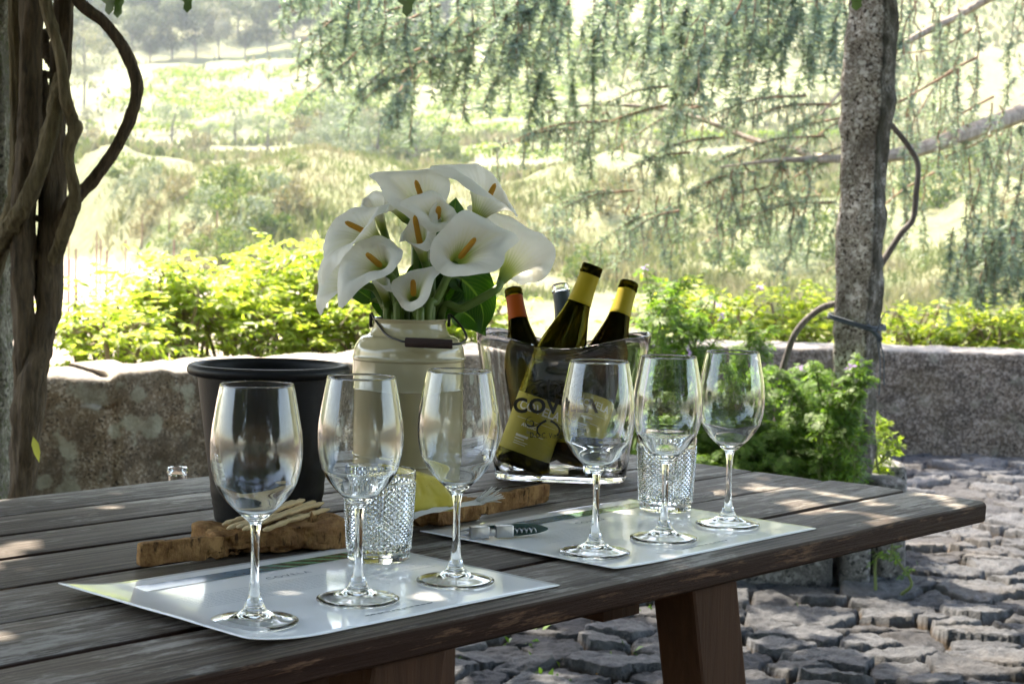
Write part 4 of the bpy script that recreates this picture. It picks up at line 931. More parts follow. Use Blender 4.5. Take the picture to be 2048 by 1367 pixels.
def text_mesh(s, size, bold=0.0, extrude=0.0, spacing=1.0):
    c = bpy.data.curves.new('lettering', 'FONT'); c.body = s; c.size = size; c.offset = bold; c.extrude = extrude; c.align_x = 'CENTER'; c.align_y = 'CENTER'; c.space_character = spacing; c.resolution_u = 4
    o = bpy.data.objects.new('lettering', c); COL.objects.link(o)
    dg = bpy.context.evaluated_depsgraph_get(); me = bpy.data.meshes.new_from_object(o.evaluated_get(dg)); bpy.data.objects.remove(o); bpy.data.curves.remove(c); return me
def placemat(cx_, cy_, tilt, label, curl):
    t = thing('placemat', label, 'placemat', (cx_, cy_, TZ + .0012), math.atan2(DV[1], DV[0]) - tilt, 'laminated placemats')
    w, h, r = .412, .3057, .0035; nx, ny = 56, 40
    xs = np.linspace(-w / 2, w / 2, nx); ys = np.linspace(-h / 2, h / 2, ny); X, Y = np.meshgrid(xs, ys, indexing='ij')
    ex = np.maximum(np.abs(X) - (w / 2 - r), 0); ey = np.maximum(np.abs(Y) - (h / 2 - r), 0); dd = np.hypot(ex, ey); s_ = np.where(dd > r, r / np.maximum(dd, 1e-9), 1)
    X = np.sign(X) * (np.minimum(np.abs(X), w / 2 - r) + ex * s_); Y = np.sign(Y) * (np.minimum(np.abs(Y), h / 2 - r) + ey * s_)
    Z = curl * np.maximum(0, -X / (w / 2) - .55) ** 2 * .05 + .0004 * vnoise(np.stack([X * 22, Y * 22, 0 * X + cx_ * 9], -1), 3)
    o = grid_mesh('sheet', np.stack([X, Y, Z], -1).reshape(-1, 3), nx, ny, M_MAT, t); so_ = o.modifiers.new('thickness', 'SOLIDIFY'); so_.thickness = .0009; so_.offset = 1
    zt = .0014
    MB().add([(-.17, .098, zt), (.185, .098, zt), (.185, .125, zt), (-.17, .125, zt)], [(0, 1, 2, 3)]).build('photo_strip', M_PRINT, t, None)
    hd_ = link_mesh('heading', text_mesh('COVELA', .013, spacing=1.3), M_INKD, t); hd_.location = (.02, .068, zt)
    ib = MB(); rg = np.random.default_rng(int(abs(cx_) * 1000))
    for k in range(9):
        y = .048 - k * .0058; x = -.15 + rg.uniform(0, .01); xe = .18 - (.12 if k in (3, 7) else rg.uniform(0, .02))
        while x < xe:
            l = rg.uniform(.002, .009); ib.add([(x, y, zt), (x + l, y, zt), (x + l, y + .0009, zt), (x, y + .0009, zt)], [(0, 1, 2, 3)]); x += l + .0012
    ib.build('fine_print', M_INK, t, None)
    ib = MB(); x = -.045
    while x < .04:
        l = rg.uniform(.004, .009); ib.add([(x, -.128, zt), (x + l, -.128, zt), (x + l, -.1255, zt), (x, -.1255, zt)], [(0, 1, 2, 3)]); x += l + .0015
    ib.build('footer_print', M_INKD, t, None)
    return t
placemat(-.1954, 1.6974, .0147, 'glossy white placemat nearer the camera, under the three left wine glasses', 1.0)
placemat(.1434, 2.0768, .0016, 'glossy white placemat farther off, under the three right wine glasses and the corkscrew', .3)

# ================================================================== GLASSES
M_GLASS = glass_mat('clear_glass', (.992, .998, .996), 1.48)
M_PRESSED = glass_mat('pressed_glass', (.992, .998, .995), 1.5)
OUT = [(0, .0066), (.0395, .0), (.0409, .0011), (.0410, .0022), (.0400, .0032), (.036, .0044), (.025, .0068), (.0155, .0098), (.0112, .0130), (.0088, .0175), (.0063, .0245), (.0046, .035), (.0039, .05), (.0037, .068), (.0039, .080), (.0047, .0885), (.0066, .0945),
       (.0115, .0990), (.0195, .1062), (.0278, .1150), (.0345, .1245), (.0390, .1352), (.0417, .148), (.0426, .160), (.0421, .1735), (.0399, .1885), (.0365, .2075), (.0341, .2195), (.03345, .2218)]
def build_glass():
    t = thing('wine_glass', 'x', 'wine glass', (0, 0, 0))
    so_ = spline(OUT[1:], 150); und = spline([(0, .0066), (.008, .0062), (.018, .0045), (.028, .0022), (.0355, .0006), (.0385, .0)], 24); outer = np.vstack([und, so_])
    iz = [(p[0] - (.0009 + .0006 * sstep(.16, .10, p[1])), p[1]) for p in OUT[18:-1]]
    inner = spline([(0, .1003), (.006, .1008), (.0115, .1026), (.0195, .1085)] + [(r, z + .0006) for r, z in iz[2:]], 90); 
    rim = [(.03335, .2222), (.0330, .2224), (.0327, .2222)]
    i1 = int(np.argmin(np.abs(outer[:, 1] - .0130) + 9 * (np.arange(len(outer)) < 30))); i2 = int(np.argmin(np.abs(outer[:, 1] - .0950)))
    MB().lathe([tuple(p) for p in outer[:i1 + 1]], 72).build('foot', M_GLASS, t, 50)
    MB().lathe([tuple(p) for p in outer[i1:i2 + 1]], 40).build('stem', M_GLASS, t, 180)
    MB().lathe([tuple(p) for p in outer[i2:]] + rim + [tuple(p) for p in inner[::-1]], 72).build('bowl', M_GLASS, t, 180)
    return t
def copy_tree(o):
    c = o.copy(); COL.objects.link(c)
    for ch in list(o.children):
        k = ch.copy(); COL.objects.link(k); k.parent = c
        for g in ch.children:
            q = g.copy(); COL.objects.link(q); q.parent = k
    return c
g0 = build_glass()
GP = [(-.23329457, 1.53703275), (-.14706596, 1.64237409), (-.05379427, 1.73997918), (.10066392, 1.91604331), (.18901732, 2.01585228), (.28058478, 2.12697123)]
GL = ['empty wine glass nearest the camera, in front of the black bucket', 'empty wine glass before the near diamond-cut tumbler', 'empty wine glass in front of the yellow cheese and cream can',
      'empty wine glass in front of the clear ice bucket lettering', 'empty wine glass directly before the far diamond-cut tumbler', 'farthest empty wine glass, alone at the right end of its mat']
for i, ((x, y), lb) in enumerate(zip(GP, GL)):
    g = g0 if i == 0 else copy_tree(g0); g.location = (x, y, TZ + .0032); g.rotation_euler = (0, 0, i * .7); tag(g, lb, 'wine glass', 'wine glasses on the placemats')
def tumbler():
    t = thing('tumbler', 'x', 'tumbler'); n, rows = 64, 26; z0, z1 = .010, .088; V, F = [], []
    Rz = lambda z: .0345 + (.0405 - .0345) * (z / .10) ** .8
    for j in range(rows + 1):
        z = z0 + (z1 - z0) * j / rows
        for i in range(n):
            pk = (i + j) % 2 == 0; edge = j in (0, rows); r = Rz(z) + (.0011 if pk and not edge else -.0006); an = 2 * math.pi * i / n; V.append((r * math.cos(an), r * math.sin(an), z))
    for j in range(rows):
        for i in range(n):
            a_, b_, c_, d_ = j * n + i, j * n + (i + 1) % n, (j + 1) * n + (i + 1) % n, (j + 1) * n + i
            F += [(a_, b_, d_), (b_, c_, d_)] if (i + j) % 2 == 0 else [(a_, b_, c_), (a_, c_, d_)]
    mb = MB().add(V, F); k0 = len(mb.v)
    def ring(r, z): 
        o = len(mb.v); mb.v.extend((r * math.cos(2 * math.pi * i / n), r * math.sin(2 * math.pi * i / n), z) for i in range(n)); return o
    def join(a_, b_): mb.f.extend((a_ + i, a_ + (i + 1) % n, b_ + (i + 1) % n, b_ + i) for i in range(n))
    lo = [ring(.0330, .0004), ring(.0345, .0022)]; join(lo[0], lo[1]); join(lo[1], 0)
    mb.v.append((0, 0, .0014)); c = len(mb.v) - 1; mb.f.extend((c, lo[0] + (i + 1) % n, lo[0] + i) for i in range(n))
    up = [ring(.0402, .0905), ring(.0404, .0985), ring(.0396, .1), ring(.0387, .0988), ring(.0372, .06), ring(.0340, .022), ring(.030, .0145), ring(.018, .0125)]
    join(rows * n, up[0])
    for a_, b_ in zip(up[:-1], up[1:]): join(a_, b_)
    mb.v.append((0, 0, .012)); c = len(mb.v) - 1; mb.f.extend((up[-1] + i, up[-1] + (i + 1) % n, c) for i in range(n))
    mb.build('body', M_PRESSED, t, 16); return t
t0 = tumbler()
for i, (u, v_, lb) in enumerate(((757, 1122, 'diamond-cut glass tumbler behind the second wine glass, beside the crackers'), (1330, 1023, 'diamond-cut glass tumbler behind the fifth wine glass, right of the ice bucket'))):
    g = t0 if i == 0 else copy_tree(t0); p = PZ(u, v_); g.location = (p[0], p[1], TZ + .0032); tag(g, lb, 'tumbler', 'diamond-cut tumblers')
# clear bottle on the bench
bt = MB().lathe([(0, .003), (.03, .002), (.036, 0), (.038, .004), (.038, .14), (.036, .165), (.024, .195), (.0165, .215), (.0158, .26), (.0185, .262), (.0185, .272), (.0165, .2745), (.0135, .2735), (.0132, .26), (.0135, .215), (.021, .192), (.033, .162), (.035, .14), (.035, .006), (0, .007)], 48).build('clear_bottle', M_GLASS, None, 50)
p = D(355, 934, 2.95); bt.location = (p[0], p[1], .449); bt.scale = (1, 1, (p[2] - .449) / .2745); tag(bt, 'clear glass bottle whose mouth shows above the far table edge, left of the bucket', 'bottle')

# ================================================================== BUCKET AND MILK CAN
def frame_M(o, x, y, z):
    M = Matrix.Identity(4)
    for i, c in enumerate((x, y, z)):
        for j in range(3): M[j][i] = float(c[j])
    M.translation = tuple(map(float, o)); return M
M_BLACK = plain('black_plastic', (.004, .004, .0044), .45, .1, 90, .06, Specular_IOR_Level=.22)
bc = PZ(534, 1043); bk = thing('bucket', 'tall black plastic bucket with a rolled rim', 'bucket', (bc[0], bc[1], TZ + .0008))
prof = [(0, .004), (.058, .003), (.062, 0), (.0645, .003)]
for z in np.linspace(.006, .186, 40):
    r = .0645 + (.0885 - .0645) * (z / .186) ** .95
    for k in (.026, .032, .038, .044):
        if abs(z - k) < .0024: r += .0008
    prof.append((r, z))
prof += [(.0885, .1872)]
MB().lathe(prof + [(.0862, .187), (.0840, .17), (.062, .012), (0, .010)], 96).build('body', M_BLACK, bk, 40)
MB().lathe([(.0872, .1855), (.094, .1846), (.0985, .1862), (.1008, .1895), (.1012, .193), (.0995, .1965), (.096, .1985), (.0915, .199), (.0880, .1972), (.0865, .193), (.0863, .187)], 96).build('rim', M_BLACK, bk, 60)
M_ENAMEL = plain('cream_enamel', (.40, .345, .205), .17, .04, 8, Specular_IOR_Level=.55, Coat_Weight=.3, Coat_Roughness=.08)
YC = 2.30; ct = D(819, 637, YC); can = thing('milk_can', 'cream enamel milk can holding the white calla lilies', 'milk can', (ct[0], YC, TZ + .0008))
hz = ct[2] - TZ; k = .0767
sh = D(819, 716, YC)[2] - TZ; rg1 = D(819, 776, YC)[2] - TZ; nk = D(819, 664, YC)[2] - TZ
print('can height', hz, sh, nk)
prof = [(0, .003), (.068, .002), (.074, 0), (k, .004), (k, .05), (k + .0012, .052), (k, .054), (k, rg1 - .002), (k + .0011, rg1), (k, rg1 + .002), (k, sh - .003), (k + .0013, sh - .001), (k + .0013, sh + .001), (k - .0002, sh + .003)]
prof += [tuple(p) for p in spline([(k - .0005, sh + .005), (.0745, sh + .015), (.066, sh + .028), (.0565, nk - .004), (.0515, nk + .004), (.0498, nk + .011), (.0496, hz - .006)], 26)]
prof += [(.0502, hz - .003), (.0518, hz - .001), (.0512, hz), (.0492, hz - .001), (.0478, hz - .01), (.049, nk), (.066, sh + .02), (.072, sh - .01), (.072, .01), (0, .008)]
MB().lathe(prof, 96).build('body', M_ENAMEL, can, 30)
M_WIRE = plain('dark_wire', (.03, .03, .032), .35, .1, 40, Metallic=.8)
M_GRIP = bark_mat('grip_wood', (.018, .008, .006), (.045, .02, .013), (4, 30, 30), .2)
CO2 = np.array(can.location)
def cl(u, v_, y): return D(u, v_, y) - CO2
for u in (742, 898): MB().box(cl(u, 640, 2.298), (.004, .014, .018), bev=.001).build('lug', M_WIRE, can, 30)
hd_ = MB().tube(spline([cl(743, 626, 2.295), cl(752, 642, 2.275), cl(772, 668, 2.245), cl(795, 679, 2.225), cl(820, 684, 2.215), cl(905, 688, 2.215), cl(925, 684, 2.23), cl(933, 675, 2.25), cl(928, 661, 2.265), cl(914, 642, 2.285), cl(900, 628, 2.297)], 70), .0016, 8).build('wire_handle', M_WIRE, can, 180)
MB().tube([cl(810, 684, 2.214), cl(812, 684, 2.214), cl(858, 686, 2.213), cl(903, 688, 2.214), cl(905, 688, 2.214)], [.0055, .0064, .0066, .0064, .0055], 16).build('grip', M_GRIP, can, 50)

# ================================================================== CALLA LILIES
a = NM('spathe'); at_ = a.n('ShaderNodeAttribute', attribute_name='lon'); v = a.coord()
av = a.n('ShaderNodeAttribute', attribute_name='lat'); rib = a.math('SINE', a.math('ADD', a.math('MULTIPLY', av.outputs['Fac'], 26.0), a.math('MULTIPLY', a.noise(v, 18, 3), 3.0)))
gcol = a.ramp(a.math('ADD', at_.outputs['Fac'], a.math('MULTIPLY', rib, .035)), [(0.0, (.14, .23, .03)), (.25, (.42, .48, .12)), (.50, (.80, .79, .62)), (.74, (.87, .86, .80))])
gcol = a.mix(a.ramp(a.noise(v, 70, 4, .7), [(.62, 0.0), (.75, .35)]), gcol, (.72, .66, .48))
p_ = a.princ(gcol, .42, a.bump(rib, .22, .0012), Specular_IOR_Level=.35, Subsurface_Weight=0.0)
t_ = a.n('ShaderNodeBsdfTranslucent'); a.l(gcol, t_.inputs[0]); mx = a.n('ShaderNodeMixShader'); mx.inputs[0].default_value = .45
a.l(p_, mx.inputs[1]); a.l(t_.outputs[0], mx.inputs[2]); M_SPATHE = a.done(mx.outputs[0])
M_SPADIX = plain('spadix', (.62, .30, .02), .75, .25, 700, .8)
M_CSTEM = plain('calla_stem', (.10, .17, .03), .4, .3, 30, Specular_IOR_Level=.4)
def calla(label, Bp, Mp, Tp, yb, ym, yt, a_, hh, mouth, closed=1.0, seed=1, spx=True, lip=.62):
    rng = np.random.default_rng(seed)
    B, M_, T = D(*Bp, yb), D(*Mp, ym), D(*Tp, yt)
    Z = M_ - B; hlen = np.linalg.norm(Z) if hh is None else hh; Z = Z / np.linalg.norm(Z)
    X = T - M_; X -= Z * (X @ Z); X /= np.linalg.norm(X); Y = np.cross(Z, X)
    mo = D(mouth[0], 637, mouth[1]); mo[2] = ct[2] + .0
    t = thing('calla_lily', label, 'flower', (mo[0], mo[1], TZ + .03), 0, 'calla lilies in the milk can'); O = np.array(t.location)
    nphi, nv = 72, 40; ph = np.linspace(-math.pi * 1.07, math.pi * 1.07, nphi); vv = np.linspace(0, 1, nv); P_, V_ = np.meshgrid(ph, vv, indexing='ij')
    pw = np.clip(P_, -math.pi, math.pi); c = np.cos(pw)
    tipf = np.exp(-(np.abs(pw) / .27) ** 1.35)
    wav = .06 * np.sin(3 * P_ + rng.uniform(0, 6)) + .035 * np.sin(5 * P_ + rng.uniform(0, 6))
    Rm = a_ * closed * (.98 + (.16 * c) + .78 * tipf / closed + wav); Hm = hlen * (.5 * (1 + lip) + .5 * (1 - lip) * c + .06 * np.sin(2 * P_ + rng.uniform(0, 6)))
    r0 = .0055; r = r0 + (Rm - r0) * (.40 * V_ ** 1.05 + .60 * V_ ** 2.9); z = Hm * (1 - (1 - V_) ** 1.18)
    lipc = np.clip((V_ - .72) / .28, 0, 1) ** 2; z = z - lipc * hlen * (.16 + .14 * np.sin(2 * P_ + rng.uniform(0, 6)) + .20 * tipf)
    r = r * (1 + .022 * P_ / math.pi * V_)
    z = z + hlen * .012 * np.sin(9 * P_ + rng.uniform(0, 6)) * V_ ** 6 + hlen * .006 * np.sin(14 * P_ + rng.uniform(0, 6)) * V_ ** 9
    L = X[None, None] * (r * np.cos(P_))[..., None] + Y[None, None] * (r * np.sin(P_))[..., None] + Z[None, None] * z[..., None]
    L = L + (B - O) + .0016 * fbm(L * 30 + seed, 2, seed)[..., None] * V_[..., None]
    o = grid_mesh('spathe', L.reshape(-1, 3), nphi, nv, M_SPATHE, t)
    at = o.data.attributes.new('lon', 'FLOAT', 'POINT'); at.data.foreach_set('value', V_.ravel().astype(np.float32))
    at = o.data.attributes.new('lat', 'FLOAT', 'POINT'); at.data.foreach_set('value', P_.ravel().astype(np.float32))
    if spx:
        n = 16; tt = np.linspace(0, 1, n); Q = (B - O)[None] + Z[None] * (hlen * (.30 + .62 * tt))[:, None] + X[None] * (a_ * .10 * tt)[:, None]
        MB().tube(Q, .0042 * np.interp(tt, [0, .1, .8, .95, 1], [.7, 1, .9, .65, .2]), 12).build('spadix', M_SPADIX, t, 180)
    dn = np.array([mo[0], mo[1], TZ + .035]) - O
    S = spline([dn, mo - O, (mo * .55 + B * .45) - Z * .012 - O, B - Z * .018 - O, B + Z * .004 - O], 30)
    MB().tube(S, np.linspace(.0062, .0054, 30), 12).build('stem', M_CSTEM, t, 180)
    return t
calla('white calla at the top left of the bouquet, wide open to the viewer', (858, 446), (838, 368), (778, 318), 2.335, 2.285, 2.29, .047, .085, (838, 2.31), seed=3)
calla('white calla at the top right, trumpet seen from its side', (948, 448), (986, 388), (880, 350), 2.34, 2.325, 2.31, .052, .072, (872, 2.33), seed=4, lip=.8)
calla('white calla at the upper left, broad face tilted down to the left', (760, 482), (684, 430), (600, 484), 2.29, 2.262, 2.25, .053, .062, (782, 2.30), seed=5)
calla('white calla in front at the left with a pointed lower tip', (773, 545), (735, 500), (688, 562), 2.265, 2.222, 2.205, .044, .060, (795, 2.275), seed=6)
calla('white calla lowest at the left, its rounded flap sticking out behind the front one', (727, 570), (655, 546), (585, 552), 2.30, 2.275, 2.27, .042, .060, (775, 2.29), seed=7, spx=False)
calla('half-rolled white calla standing in the middle of the bouquet', (848, 520), (830, 450), (850, 400), 2.29, 2.262, 2.27, .036, .075, (845, 2.29), .8, seed=8, lip=.55)
calla('small white calla in the upper middle with a short orange spadix', (871, 446), (884, 410), (824, 402), 2.29, 2.25, 2.245, .030, .045, (862, 2.29), seed=9)
calla('white calla at centre right with the longest yellow spadix', (908, 532), (945, 478), (1010, 452), 2.275, 2.215, 2.225, .047, .082, (855, 2.275), seed=10, lip=.55)
calla('small white calla lowest in the middle, cup facing forward', (829, 603), (822, 558), (874, 505), 2.262, 2.228, 2.235, .030, .046, (840, 2.262), seed=11, lip=.5)
calla('large white calla at the far right turned away from the viewer', (1000, 566), (1046, 505), (1010, 430), 2.32, 2.37, 2.375, .055, .085, (880, 2.31), seed=12, spx=False, lip=.9)
calla('slim closed white calla below the front left one', (772, 600), (756, 548), (735, 520), 2.285, 2.265, 2.26, .022, .06, (800, 2.28), .8, seed=13, spx=False)
calla('narrow white calla tucked behind, between the upper left and top ones', (766, 458), (752, 412), (740, 385), 2.335, 2.325, 2.33, .026, .055, (812, 2.325), .75, seed=14, spx=False)
calla('white calla peeking out behind the wide open top left one', (812, 440), (768, 385), (757, 350), 2.36, 2.36, 2.37, .030, .06, (825, 2.335), .9, seed=15, spx=False)
a = NM('calla_leaf'); la = a.n('ShaderNodeAttribute', attribute_name='lon'); ta = a.n('ShaderNodeAttribute', attribute_name='lat')
ph_ = a.math('SUBTRACT', a.math('MULTIPLY', la.outputs['Fac'], 15.0), a.math('MULTIPLY', ta.outputs['Fac'], 5.5))
vein = a.ramp(a.math('FRACT', ph_), [(0, 1.0), (.10, 0.0), (.92, 0.0), (1, 1.0)]); mid = a.ramp(ta.outputs['Fac'], [(0, 1.0), (.07, 0.0)])
lc = a.mix(a.math('MULTIPLY', vein, .55), (.022, .072, .012), (.13, .24, .05)); lc = a.mix(mid, lc, (.14, .24, .05))
p_ = a.princ(lc, .32, a.bump(a.math('FRACT', ph_), .15, .003), Specular_IOR_Level=.45); t_ = a.n('ShaderNodeBsdfTranslucent'); a.l(a.mix(1.0, lc, (1.6, 1.8, .6), 'MULTIPLY'), t_.inputs[0])
mx = a.n('ShaderNodeMixShader'); mx.inputs[0].default_value = .35; a.l(p_, mx.inputs[1]); a.l(t_.outputs[0], mx.inputs[2]); M_CLEAF = a.done(mx.outputs[0])
def calla_leaf(label, pts, wmax, nrm, seed=1, foot=(850, 2.31)):
    mo = D(foot[0], 637, foot[1]); t = thing('calla_leaf', label, 'leaf', (mo[0], mo[1], TZ + .03), 0, 'calla leaves in the milk can'); O = np.array(t.location)
    C = spline([D(u, v_, y) - O for u, v_, y in pts], 50); T = np.gradient(C, axis=0); T /= np.linalg.norm(T, axis=1)[:, None]
    N0 = np.array(nrm, float); Sd = np.cross(T, N0); Sd /= np.linalg.norm(Sd, axis=1)[:, None]; N = np.cross(Sd, T)
    s_ = np.linspace(0, 1, 50); w = wmax * np.interp(s_, [0, .06, .2, .4, .65, .85, 1], [.45, .8, 1, .98, .7, .33, 0.01]); q = np.linspace(-1, 1, 25)
    V = C[:, None] + Sd[:, None] * (w[:, None] * q[None])[..., None] + N[:, None] * ((np.abs(q)[None] ** 1.4 * .25 + .10 * np.sin(s_ * 13 + seed)[:, None] * (q ** 2)[None]) * w[:, None])[..., None]
    o = grid_mesh('blade', V.reshape(-1, 3), 50, 25, M_CLEAF, t)
    for nm, val in (('lon', np.repeat(s_, 25)), ('lat', np.tile(np.abs(q), 50))):
        at = o.data.attributes.new(nm, 'FLOAT', 'POINT'); at.data.foreach_set('value', val.astype(np.float32))
    MB().tube(spline([np.array([0, 0, .01]), mo + [0, 0, .005] - O, (C[0] + mo - O) / 2 + [0, 0, .01], C[0], C[2]], 20), .004, 8).build('stem', M_CSTEM, t, 180)
calla_leaf('large dark green veined leaf hanging at the right of the bouquet', [(892, 560, 2.33), (918, 556, 2.34), (950, 585, 2.345), (966, 625, 2.34), (963, 668, 2.33)], .036, (-.25, -.9, .25), 1, (880, 2.335))
calla_leaf('dark leaf folded below the large right-hand leaf, over the wire handle', [(906, 618, 2.35), (930, 626, 2.355), (952, 645, 2.355), (972, 672, 2.35)], .022, (.3, -.9, -.25), 2, (885, 2.34))
calla_leaf('dark leaf behind the bouquet just under the top calla', [(850, 520, 2.37), (880, 470, 2.375), (905, 435, 2.38), (912, 395, 2.385)], .034, (0, -1, .2), 3, (845, 2.34))
calla_leaf('small dark leaf tip showing at the left under the lowest calla', [(745, 600, 2.335), (715, 580, 2.34), (695, 572, 2.34), (675, 572, 2.34)], .016, (.1, -.9, .4), 4, (785, 2.32))
calla_leaf('dark leaf among the stems at the left of the can mouth', [(800, 634, 2.335), (775, 600, 2.34), (760, 575, 2.34), (748, 548, 2.34)], .024, (.2, -.9, .2), 5, (800, 2.33))
calla_leaf('dark leaf standing among the stems in the middle of the bouquet', [(838, 632, 2.345), (845, 585, 2.35), (852, 540, 2.35), (858, 500, 2.355)], .034, (0, -1, .1), 6, (838, 2.34))
calla_leaf('dark leaf standing among the stems at the right of the can mouth', [(868, 632, 2.345), (885, 590, 2.35), (892, 550, 2.35), (893, 500, 2.355)], .032, (-.1, -1, .1), 7, (866, 2.34))
calla_leaf('dark green leaf behind the centre right calla', [(885, 545, 2.36), (915, 500, 2.365), (940, 460, 2.37), (948, 430, 2.37)], .026, (0, -1, .1), 8, (868, 2.345))

# ================================================================== ICE BUCKET
M_ACRYL = glass_mat('acrylic', (.998, .994, 1.0), 1.45)
ic = PZ(1122, 958); YI = ic[1] + .015; IB = thing('ice_bucket', 'clear oval acrylic ice bucket with black lettering, full of wine bottles', 'ice bucket', (D(1128, 700, YI)[0], YI, TZ + .0008)); IB.rotation_euler = (0, 0, R(-6))
HI = .222; 
def ia(z): return .098 + (.132 - .098) * (z / HI) ** 1.0
def ib(z): return .066 + (.082 - .066) * (z / HI)
NE = 4.0
def ring_i(z, inset, n=120, zf=None):
    out = []
    for k in range(n):
        t = 2 * math.pi * k / n; c_, s_ = math.cos(t), math.sin(t); e = (abs(c_) ** NE + abs(s_) ** NE) ** (-1 / NE)
        zz = z if zf is None else zf(c_ * e)
        out.append((c_ * e * (ia(zz) - inset), s_ * e * (ib(zz) - inset), zz))
    return out
topz = lambda d: (lambda x: HI - d - .021 * (.5 + .5 * math.cos(math.pi * min(1, abs(x)))) )
V, F = [], []; n = 120
rings = [ring_i(.0, .012), ring_i(.0, .006), ring_i(.002, .001), ring_i(.005, 0)] + [ring_i(0, 0, zf=(lambda d: (lambda x: .006 + (topz(0)(x) - .0085) * d))(f)) for f in np.linspace(.04, 1, 14)]
rings += [ring_i(0, .0004, zf=topz(.0006)), ring_i(0, .0016, zf=topz(0)), ring_i(0, .0028, zf=topz(.0006))]
rings += [ring_i(0, .0036, zf=(lambda d: (lambda x: .014 + (topz(0)(x) - .0165) * d))(f)) for f in np.linspace(1, 0, 12)] + [ring_i(.011, .006), ring_i(.0095, .012)]
for r_ in rings: V += r_
for i in range(len(rings) - 1):
    F += [(i * n + k, i * n + (k + 1) % n, (i + 1) * n + (k + 1) % n, (i + 1) * n + k) for k in range(n)]
V += [(0, 0, 0), (0, 0, .009)]
F += [(len(V) - 2, (k + 1) % n, k) for k in range(n)]; o_ = (len(rings) - 1) * n; F += [(len(V) - 1, o_ + k, o_ + (k + 1) % n) for k in range(n)]
MB().add(V, F).build('body', M_ACRYL, IB, 50)
M_LETTER = plain('black_lettering', (.008, .008, .009), .4, .1)
def on_front(me, cx_, cz, sx_=1, lift=.0006):
    for q in me.vertices:
        x, z = q.co.x * sx_ + cx_, q.co.y + cz; aa_, bb_ = ia(z), ib(z); y = -bb_ * (1 - min(.999, abs(x / aa_)) ** NE) ** (1 / NE) - lift
        q.co = (x, y, z)
    return me
ll = lambda u, v_: ((np.linalg.inv(np.array(IB.matrix_basis)) @ np.array([*D(u, v_, YI - .074), 1]))[:3])
q0 = ll(1110, 814); q1 = ll(1024, 814); q2 = ll(1196, 814); wid = q2[0] - q1[0]
me = text_mesh('COVELA', .030, .0011, 0, 1.12); x_ = [q.co.x for q in me.vertices]; link_mesh('lettering', on_front(me, q0[0], q0[2], wid / (max(x_) - min(x_))), M_LETTER, IB)
q0 = ll(1113, 872); me = text_mesh('D.O.C. Vinhos Verdes', .0115, .0001, 0, 1.05); x_ = [q.co.x for q in me.vertices]; link_mesh('lettering', on_front(me, q0[0], q0[2], .079 / (max(x_) - min(x_))), M_LETTER, IB)
def ribbon(pts, w0, w1, w2):
    P = spline(np.array([(x, y, 0) for x, y in pts]), 40); T = np.gradient(P, axis=0); T /= np.linalg.norm(T, axis=1)[:, None] + 1e-9; N = np.stack([-T[:, 1], T[:, 0], 0 * T[:, 0]], 1)
    w = np.interp(np.linspace(0, 1, 40), [0, .5, 1], [w0, w1, w2])[:, None] / 2; return np.concatenate([P + N * w, P - N * w]), [(i, i + 1, 41 + i, 40 + i) for i in range(39)]
ob = MB()
def spiral(cx_, cy_, r0, r1, a0, a1, w0, w1, w2, fx=1):
    ob.add(*ribbon([(cx_ + fx * (r0 + (r1 - r0) * t) * math.cos(a0 + (a1 - a0) * t), cy_ + (r0 + (r1 - r0) * t) * math.sin(a0 + (a1 - a0) * t)) for t in np.linspace(0, 1, 14)], w0, w1, w2))
for fx in (1, -1):                                   # scrolled crest above and curls below the word
    spiral(fx * .021, .026, .013, .002, -.6, 8.2, .0006, .0022, .0008, fx); spiral(fx * .009, .030, .011, .004, 2.6, -2.2, .0008, .003, .0008, fx); spiral(fx * .026, -.021, .009, .0015, 1.8, -6.0, .0006, .0020, .0008, fx)
    ob.add(*ribbon([(fx * .002, .040), (fx * .012, .043), (fx * .022, .040), (fx * .029, .043)], .0006, .0022, .0006)); ob.add(*ribbon([(fx * .003, -.017), (fx * .010, -.021), (fx * .016, -.028), (fx * .0155, -.036), (fx * .010, -.040)], .0035, .003, .0008))
    ob.add(*ribbon([(fx * .010, .017), (fx * .0085, .026), (fx * .012, .033)], .001, .0025, .0008)); ob.add(*ribbon([(fx * .012, -.020), (fx * .022, -.026), (fx * .032, -.024)], .0006, .0016, .0006))
ob.add(*ribbon([(0, .044), (-.001, .034), (0, .018)], .002, .0045, .001)); 
q0 = ll(1097, 818)
fa_ = np.array([np.mean([ob.v[i][1] for i in f]) for f in ob.f])
for up_ in (True, False):
    fs = [f for f, y in zip(ob.f, fa_) if (y > 0) == up_]; ids = sorted({i for f in fs for i in f}); mp_ = {i: k for k, i in enumerate(ids)}
    me = bpy.data.meshes.new('scroll_ornament'); me.from_pydata([ob.v[i] for i in ids], [], [tuple(mp_[i] for i in f) for f in fs]); me.update(); link_mesh('scroll_ornament', on_front(me, q0[0], q0[2], 1, .0004), M_LETTER, IB)

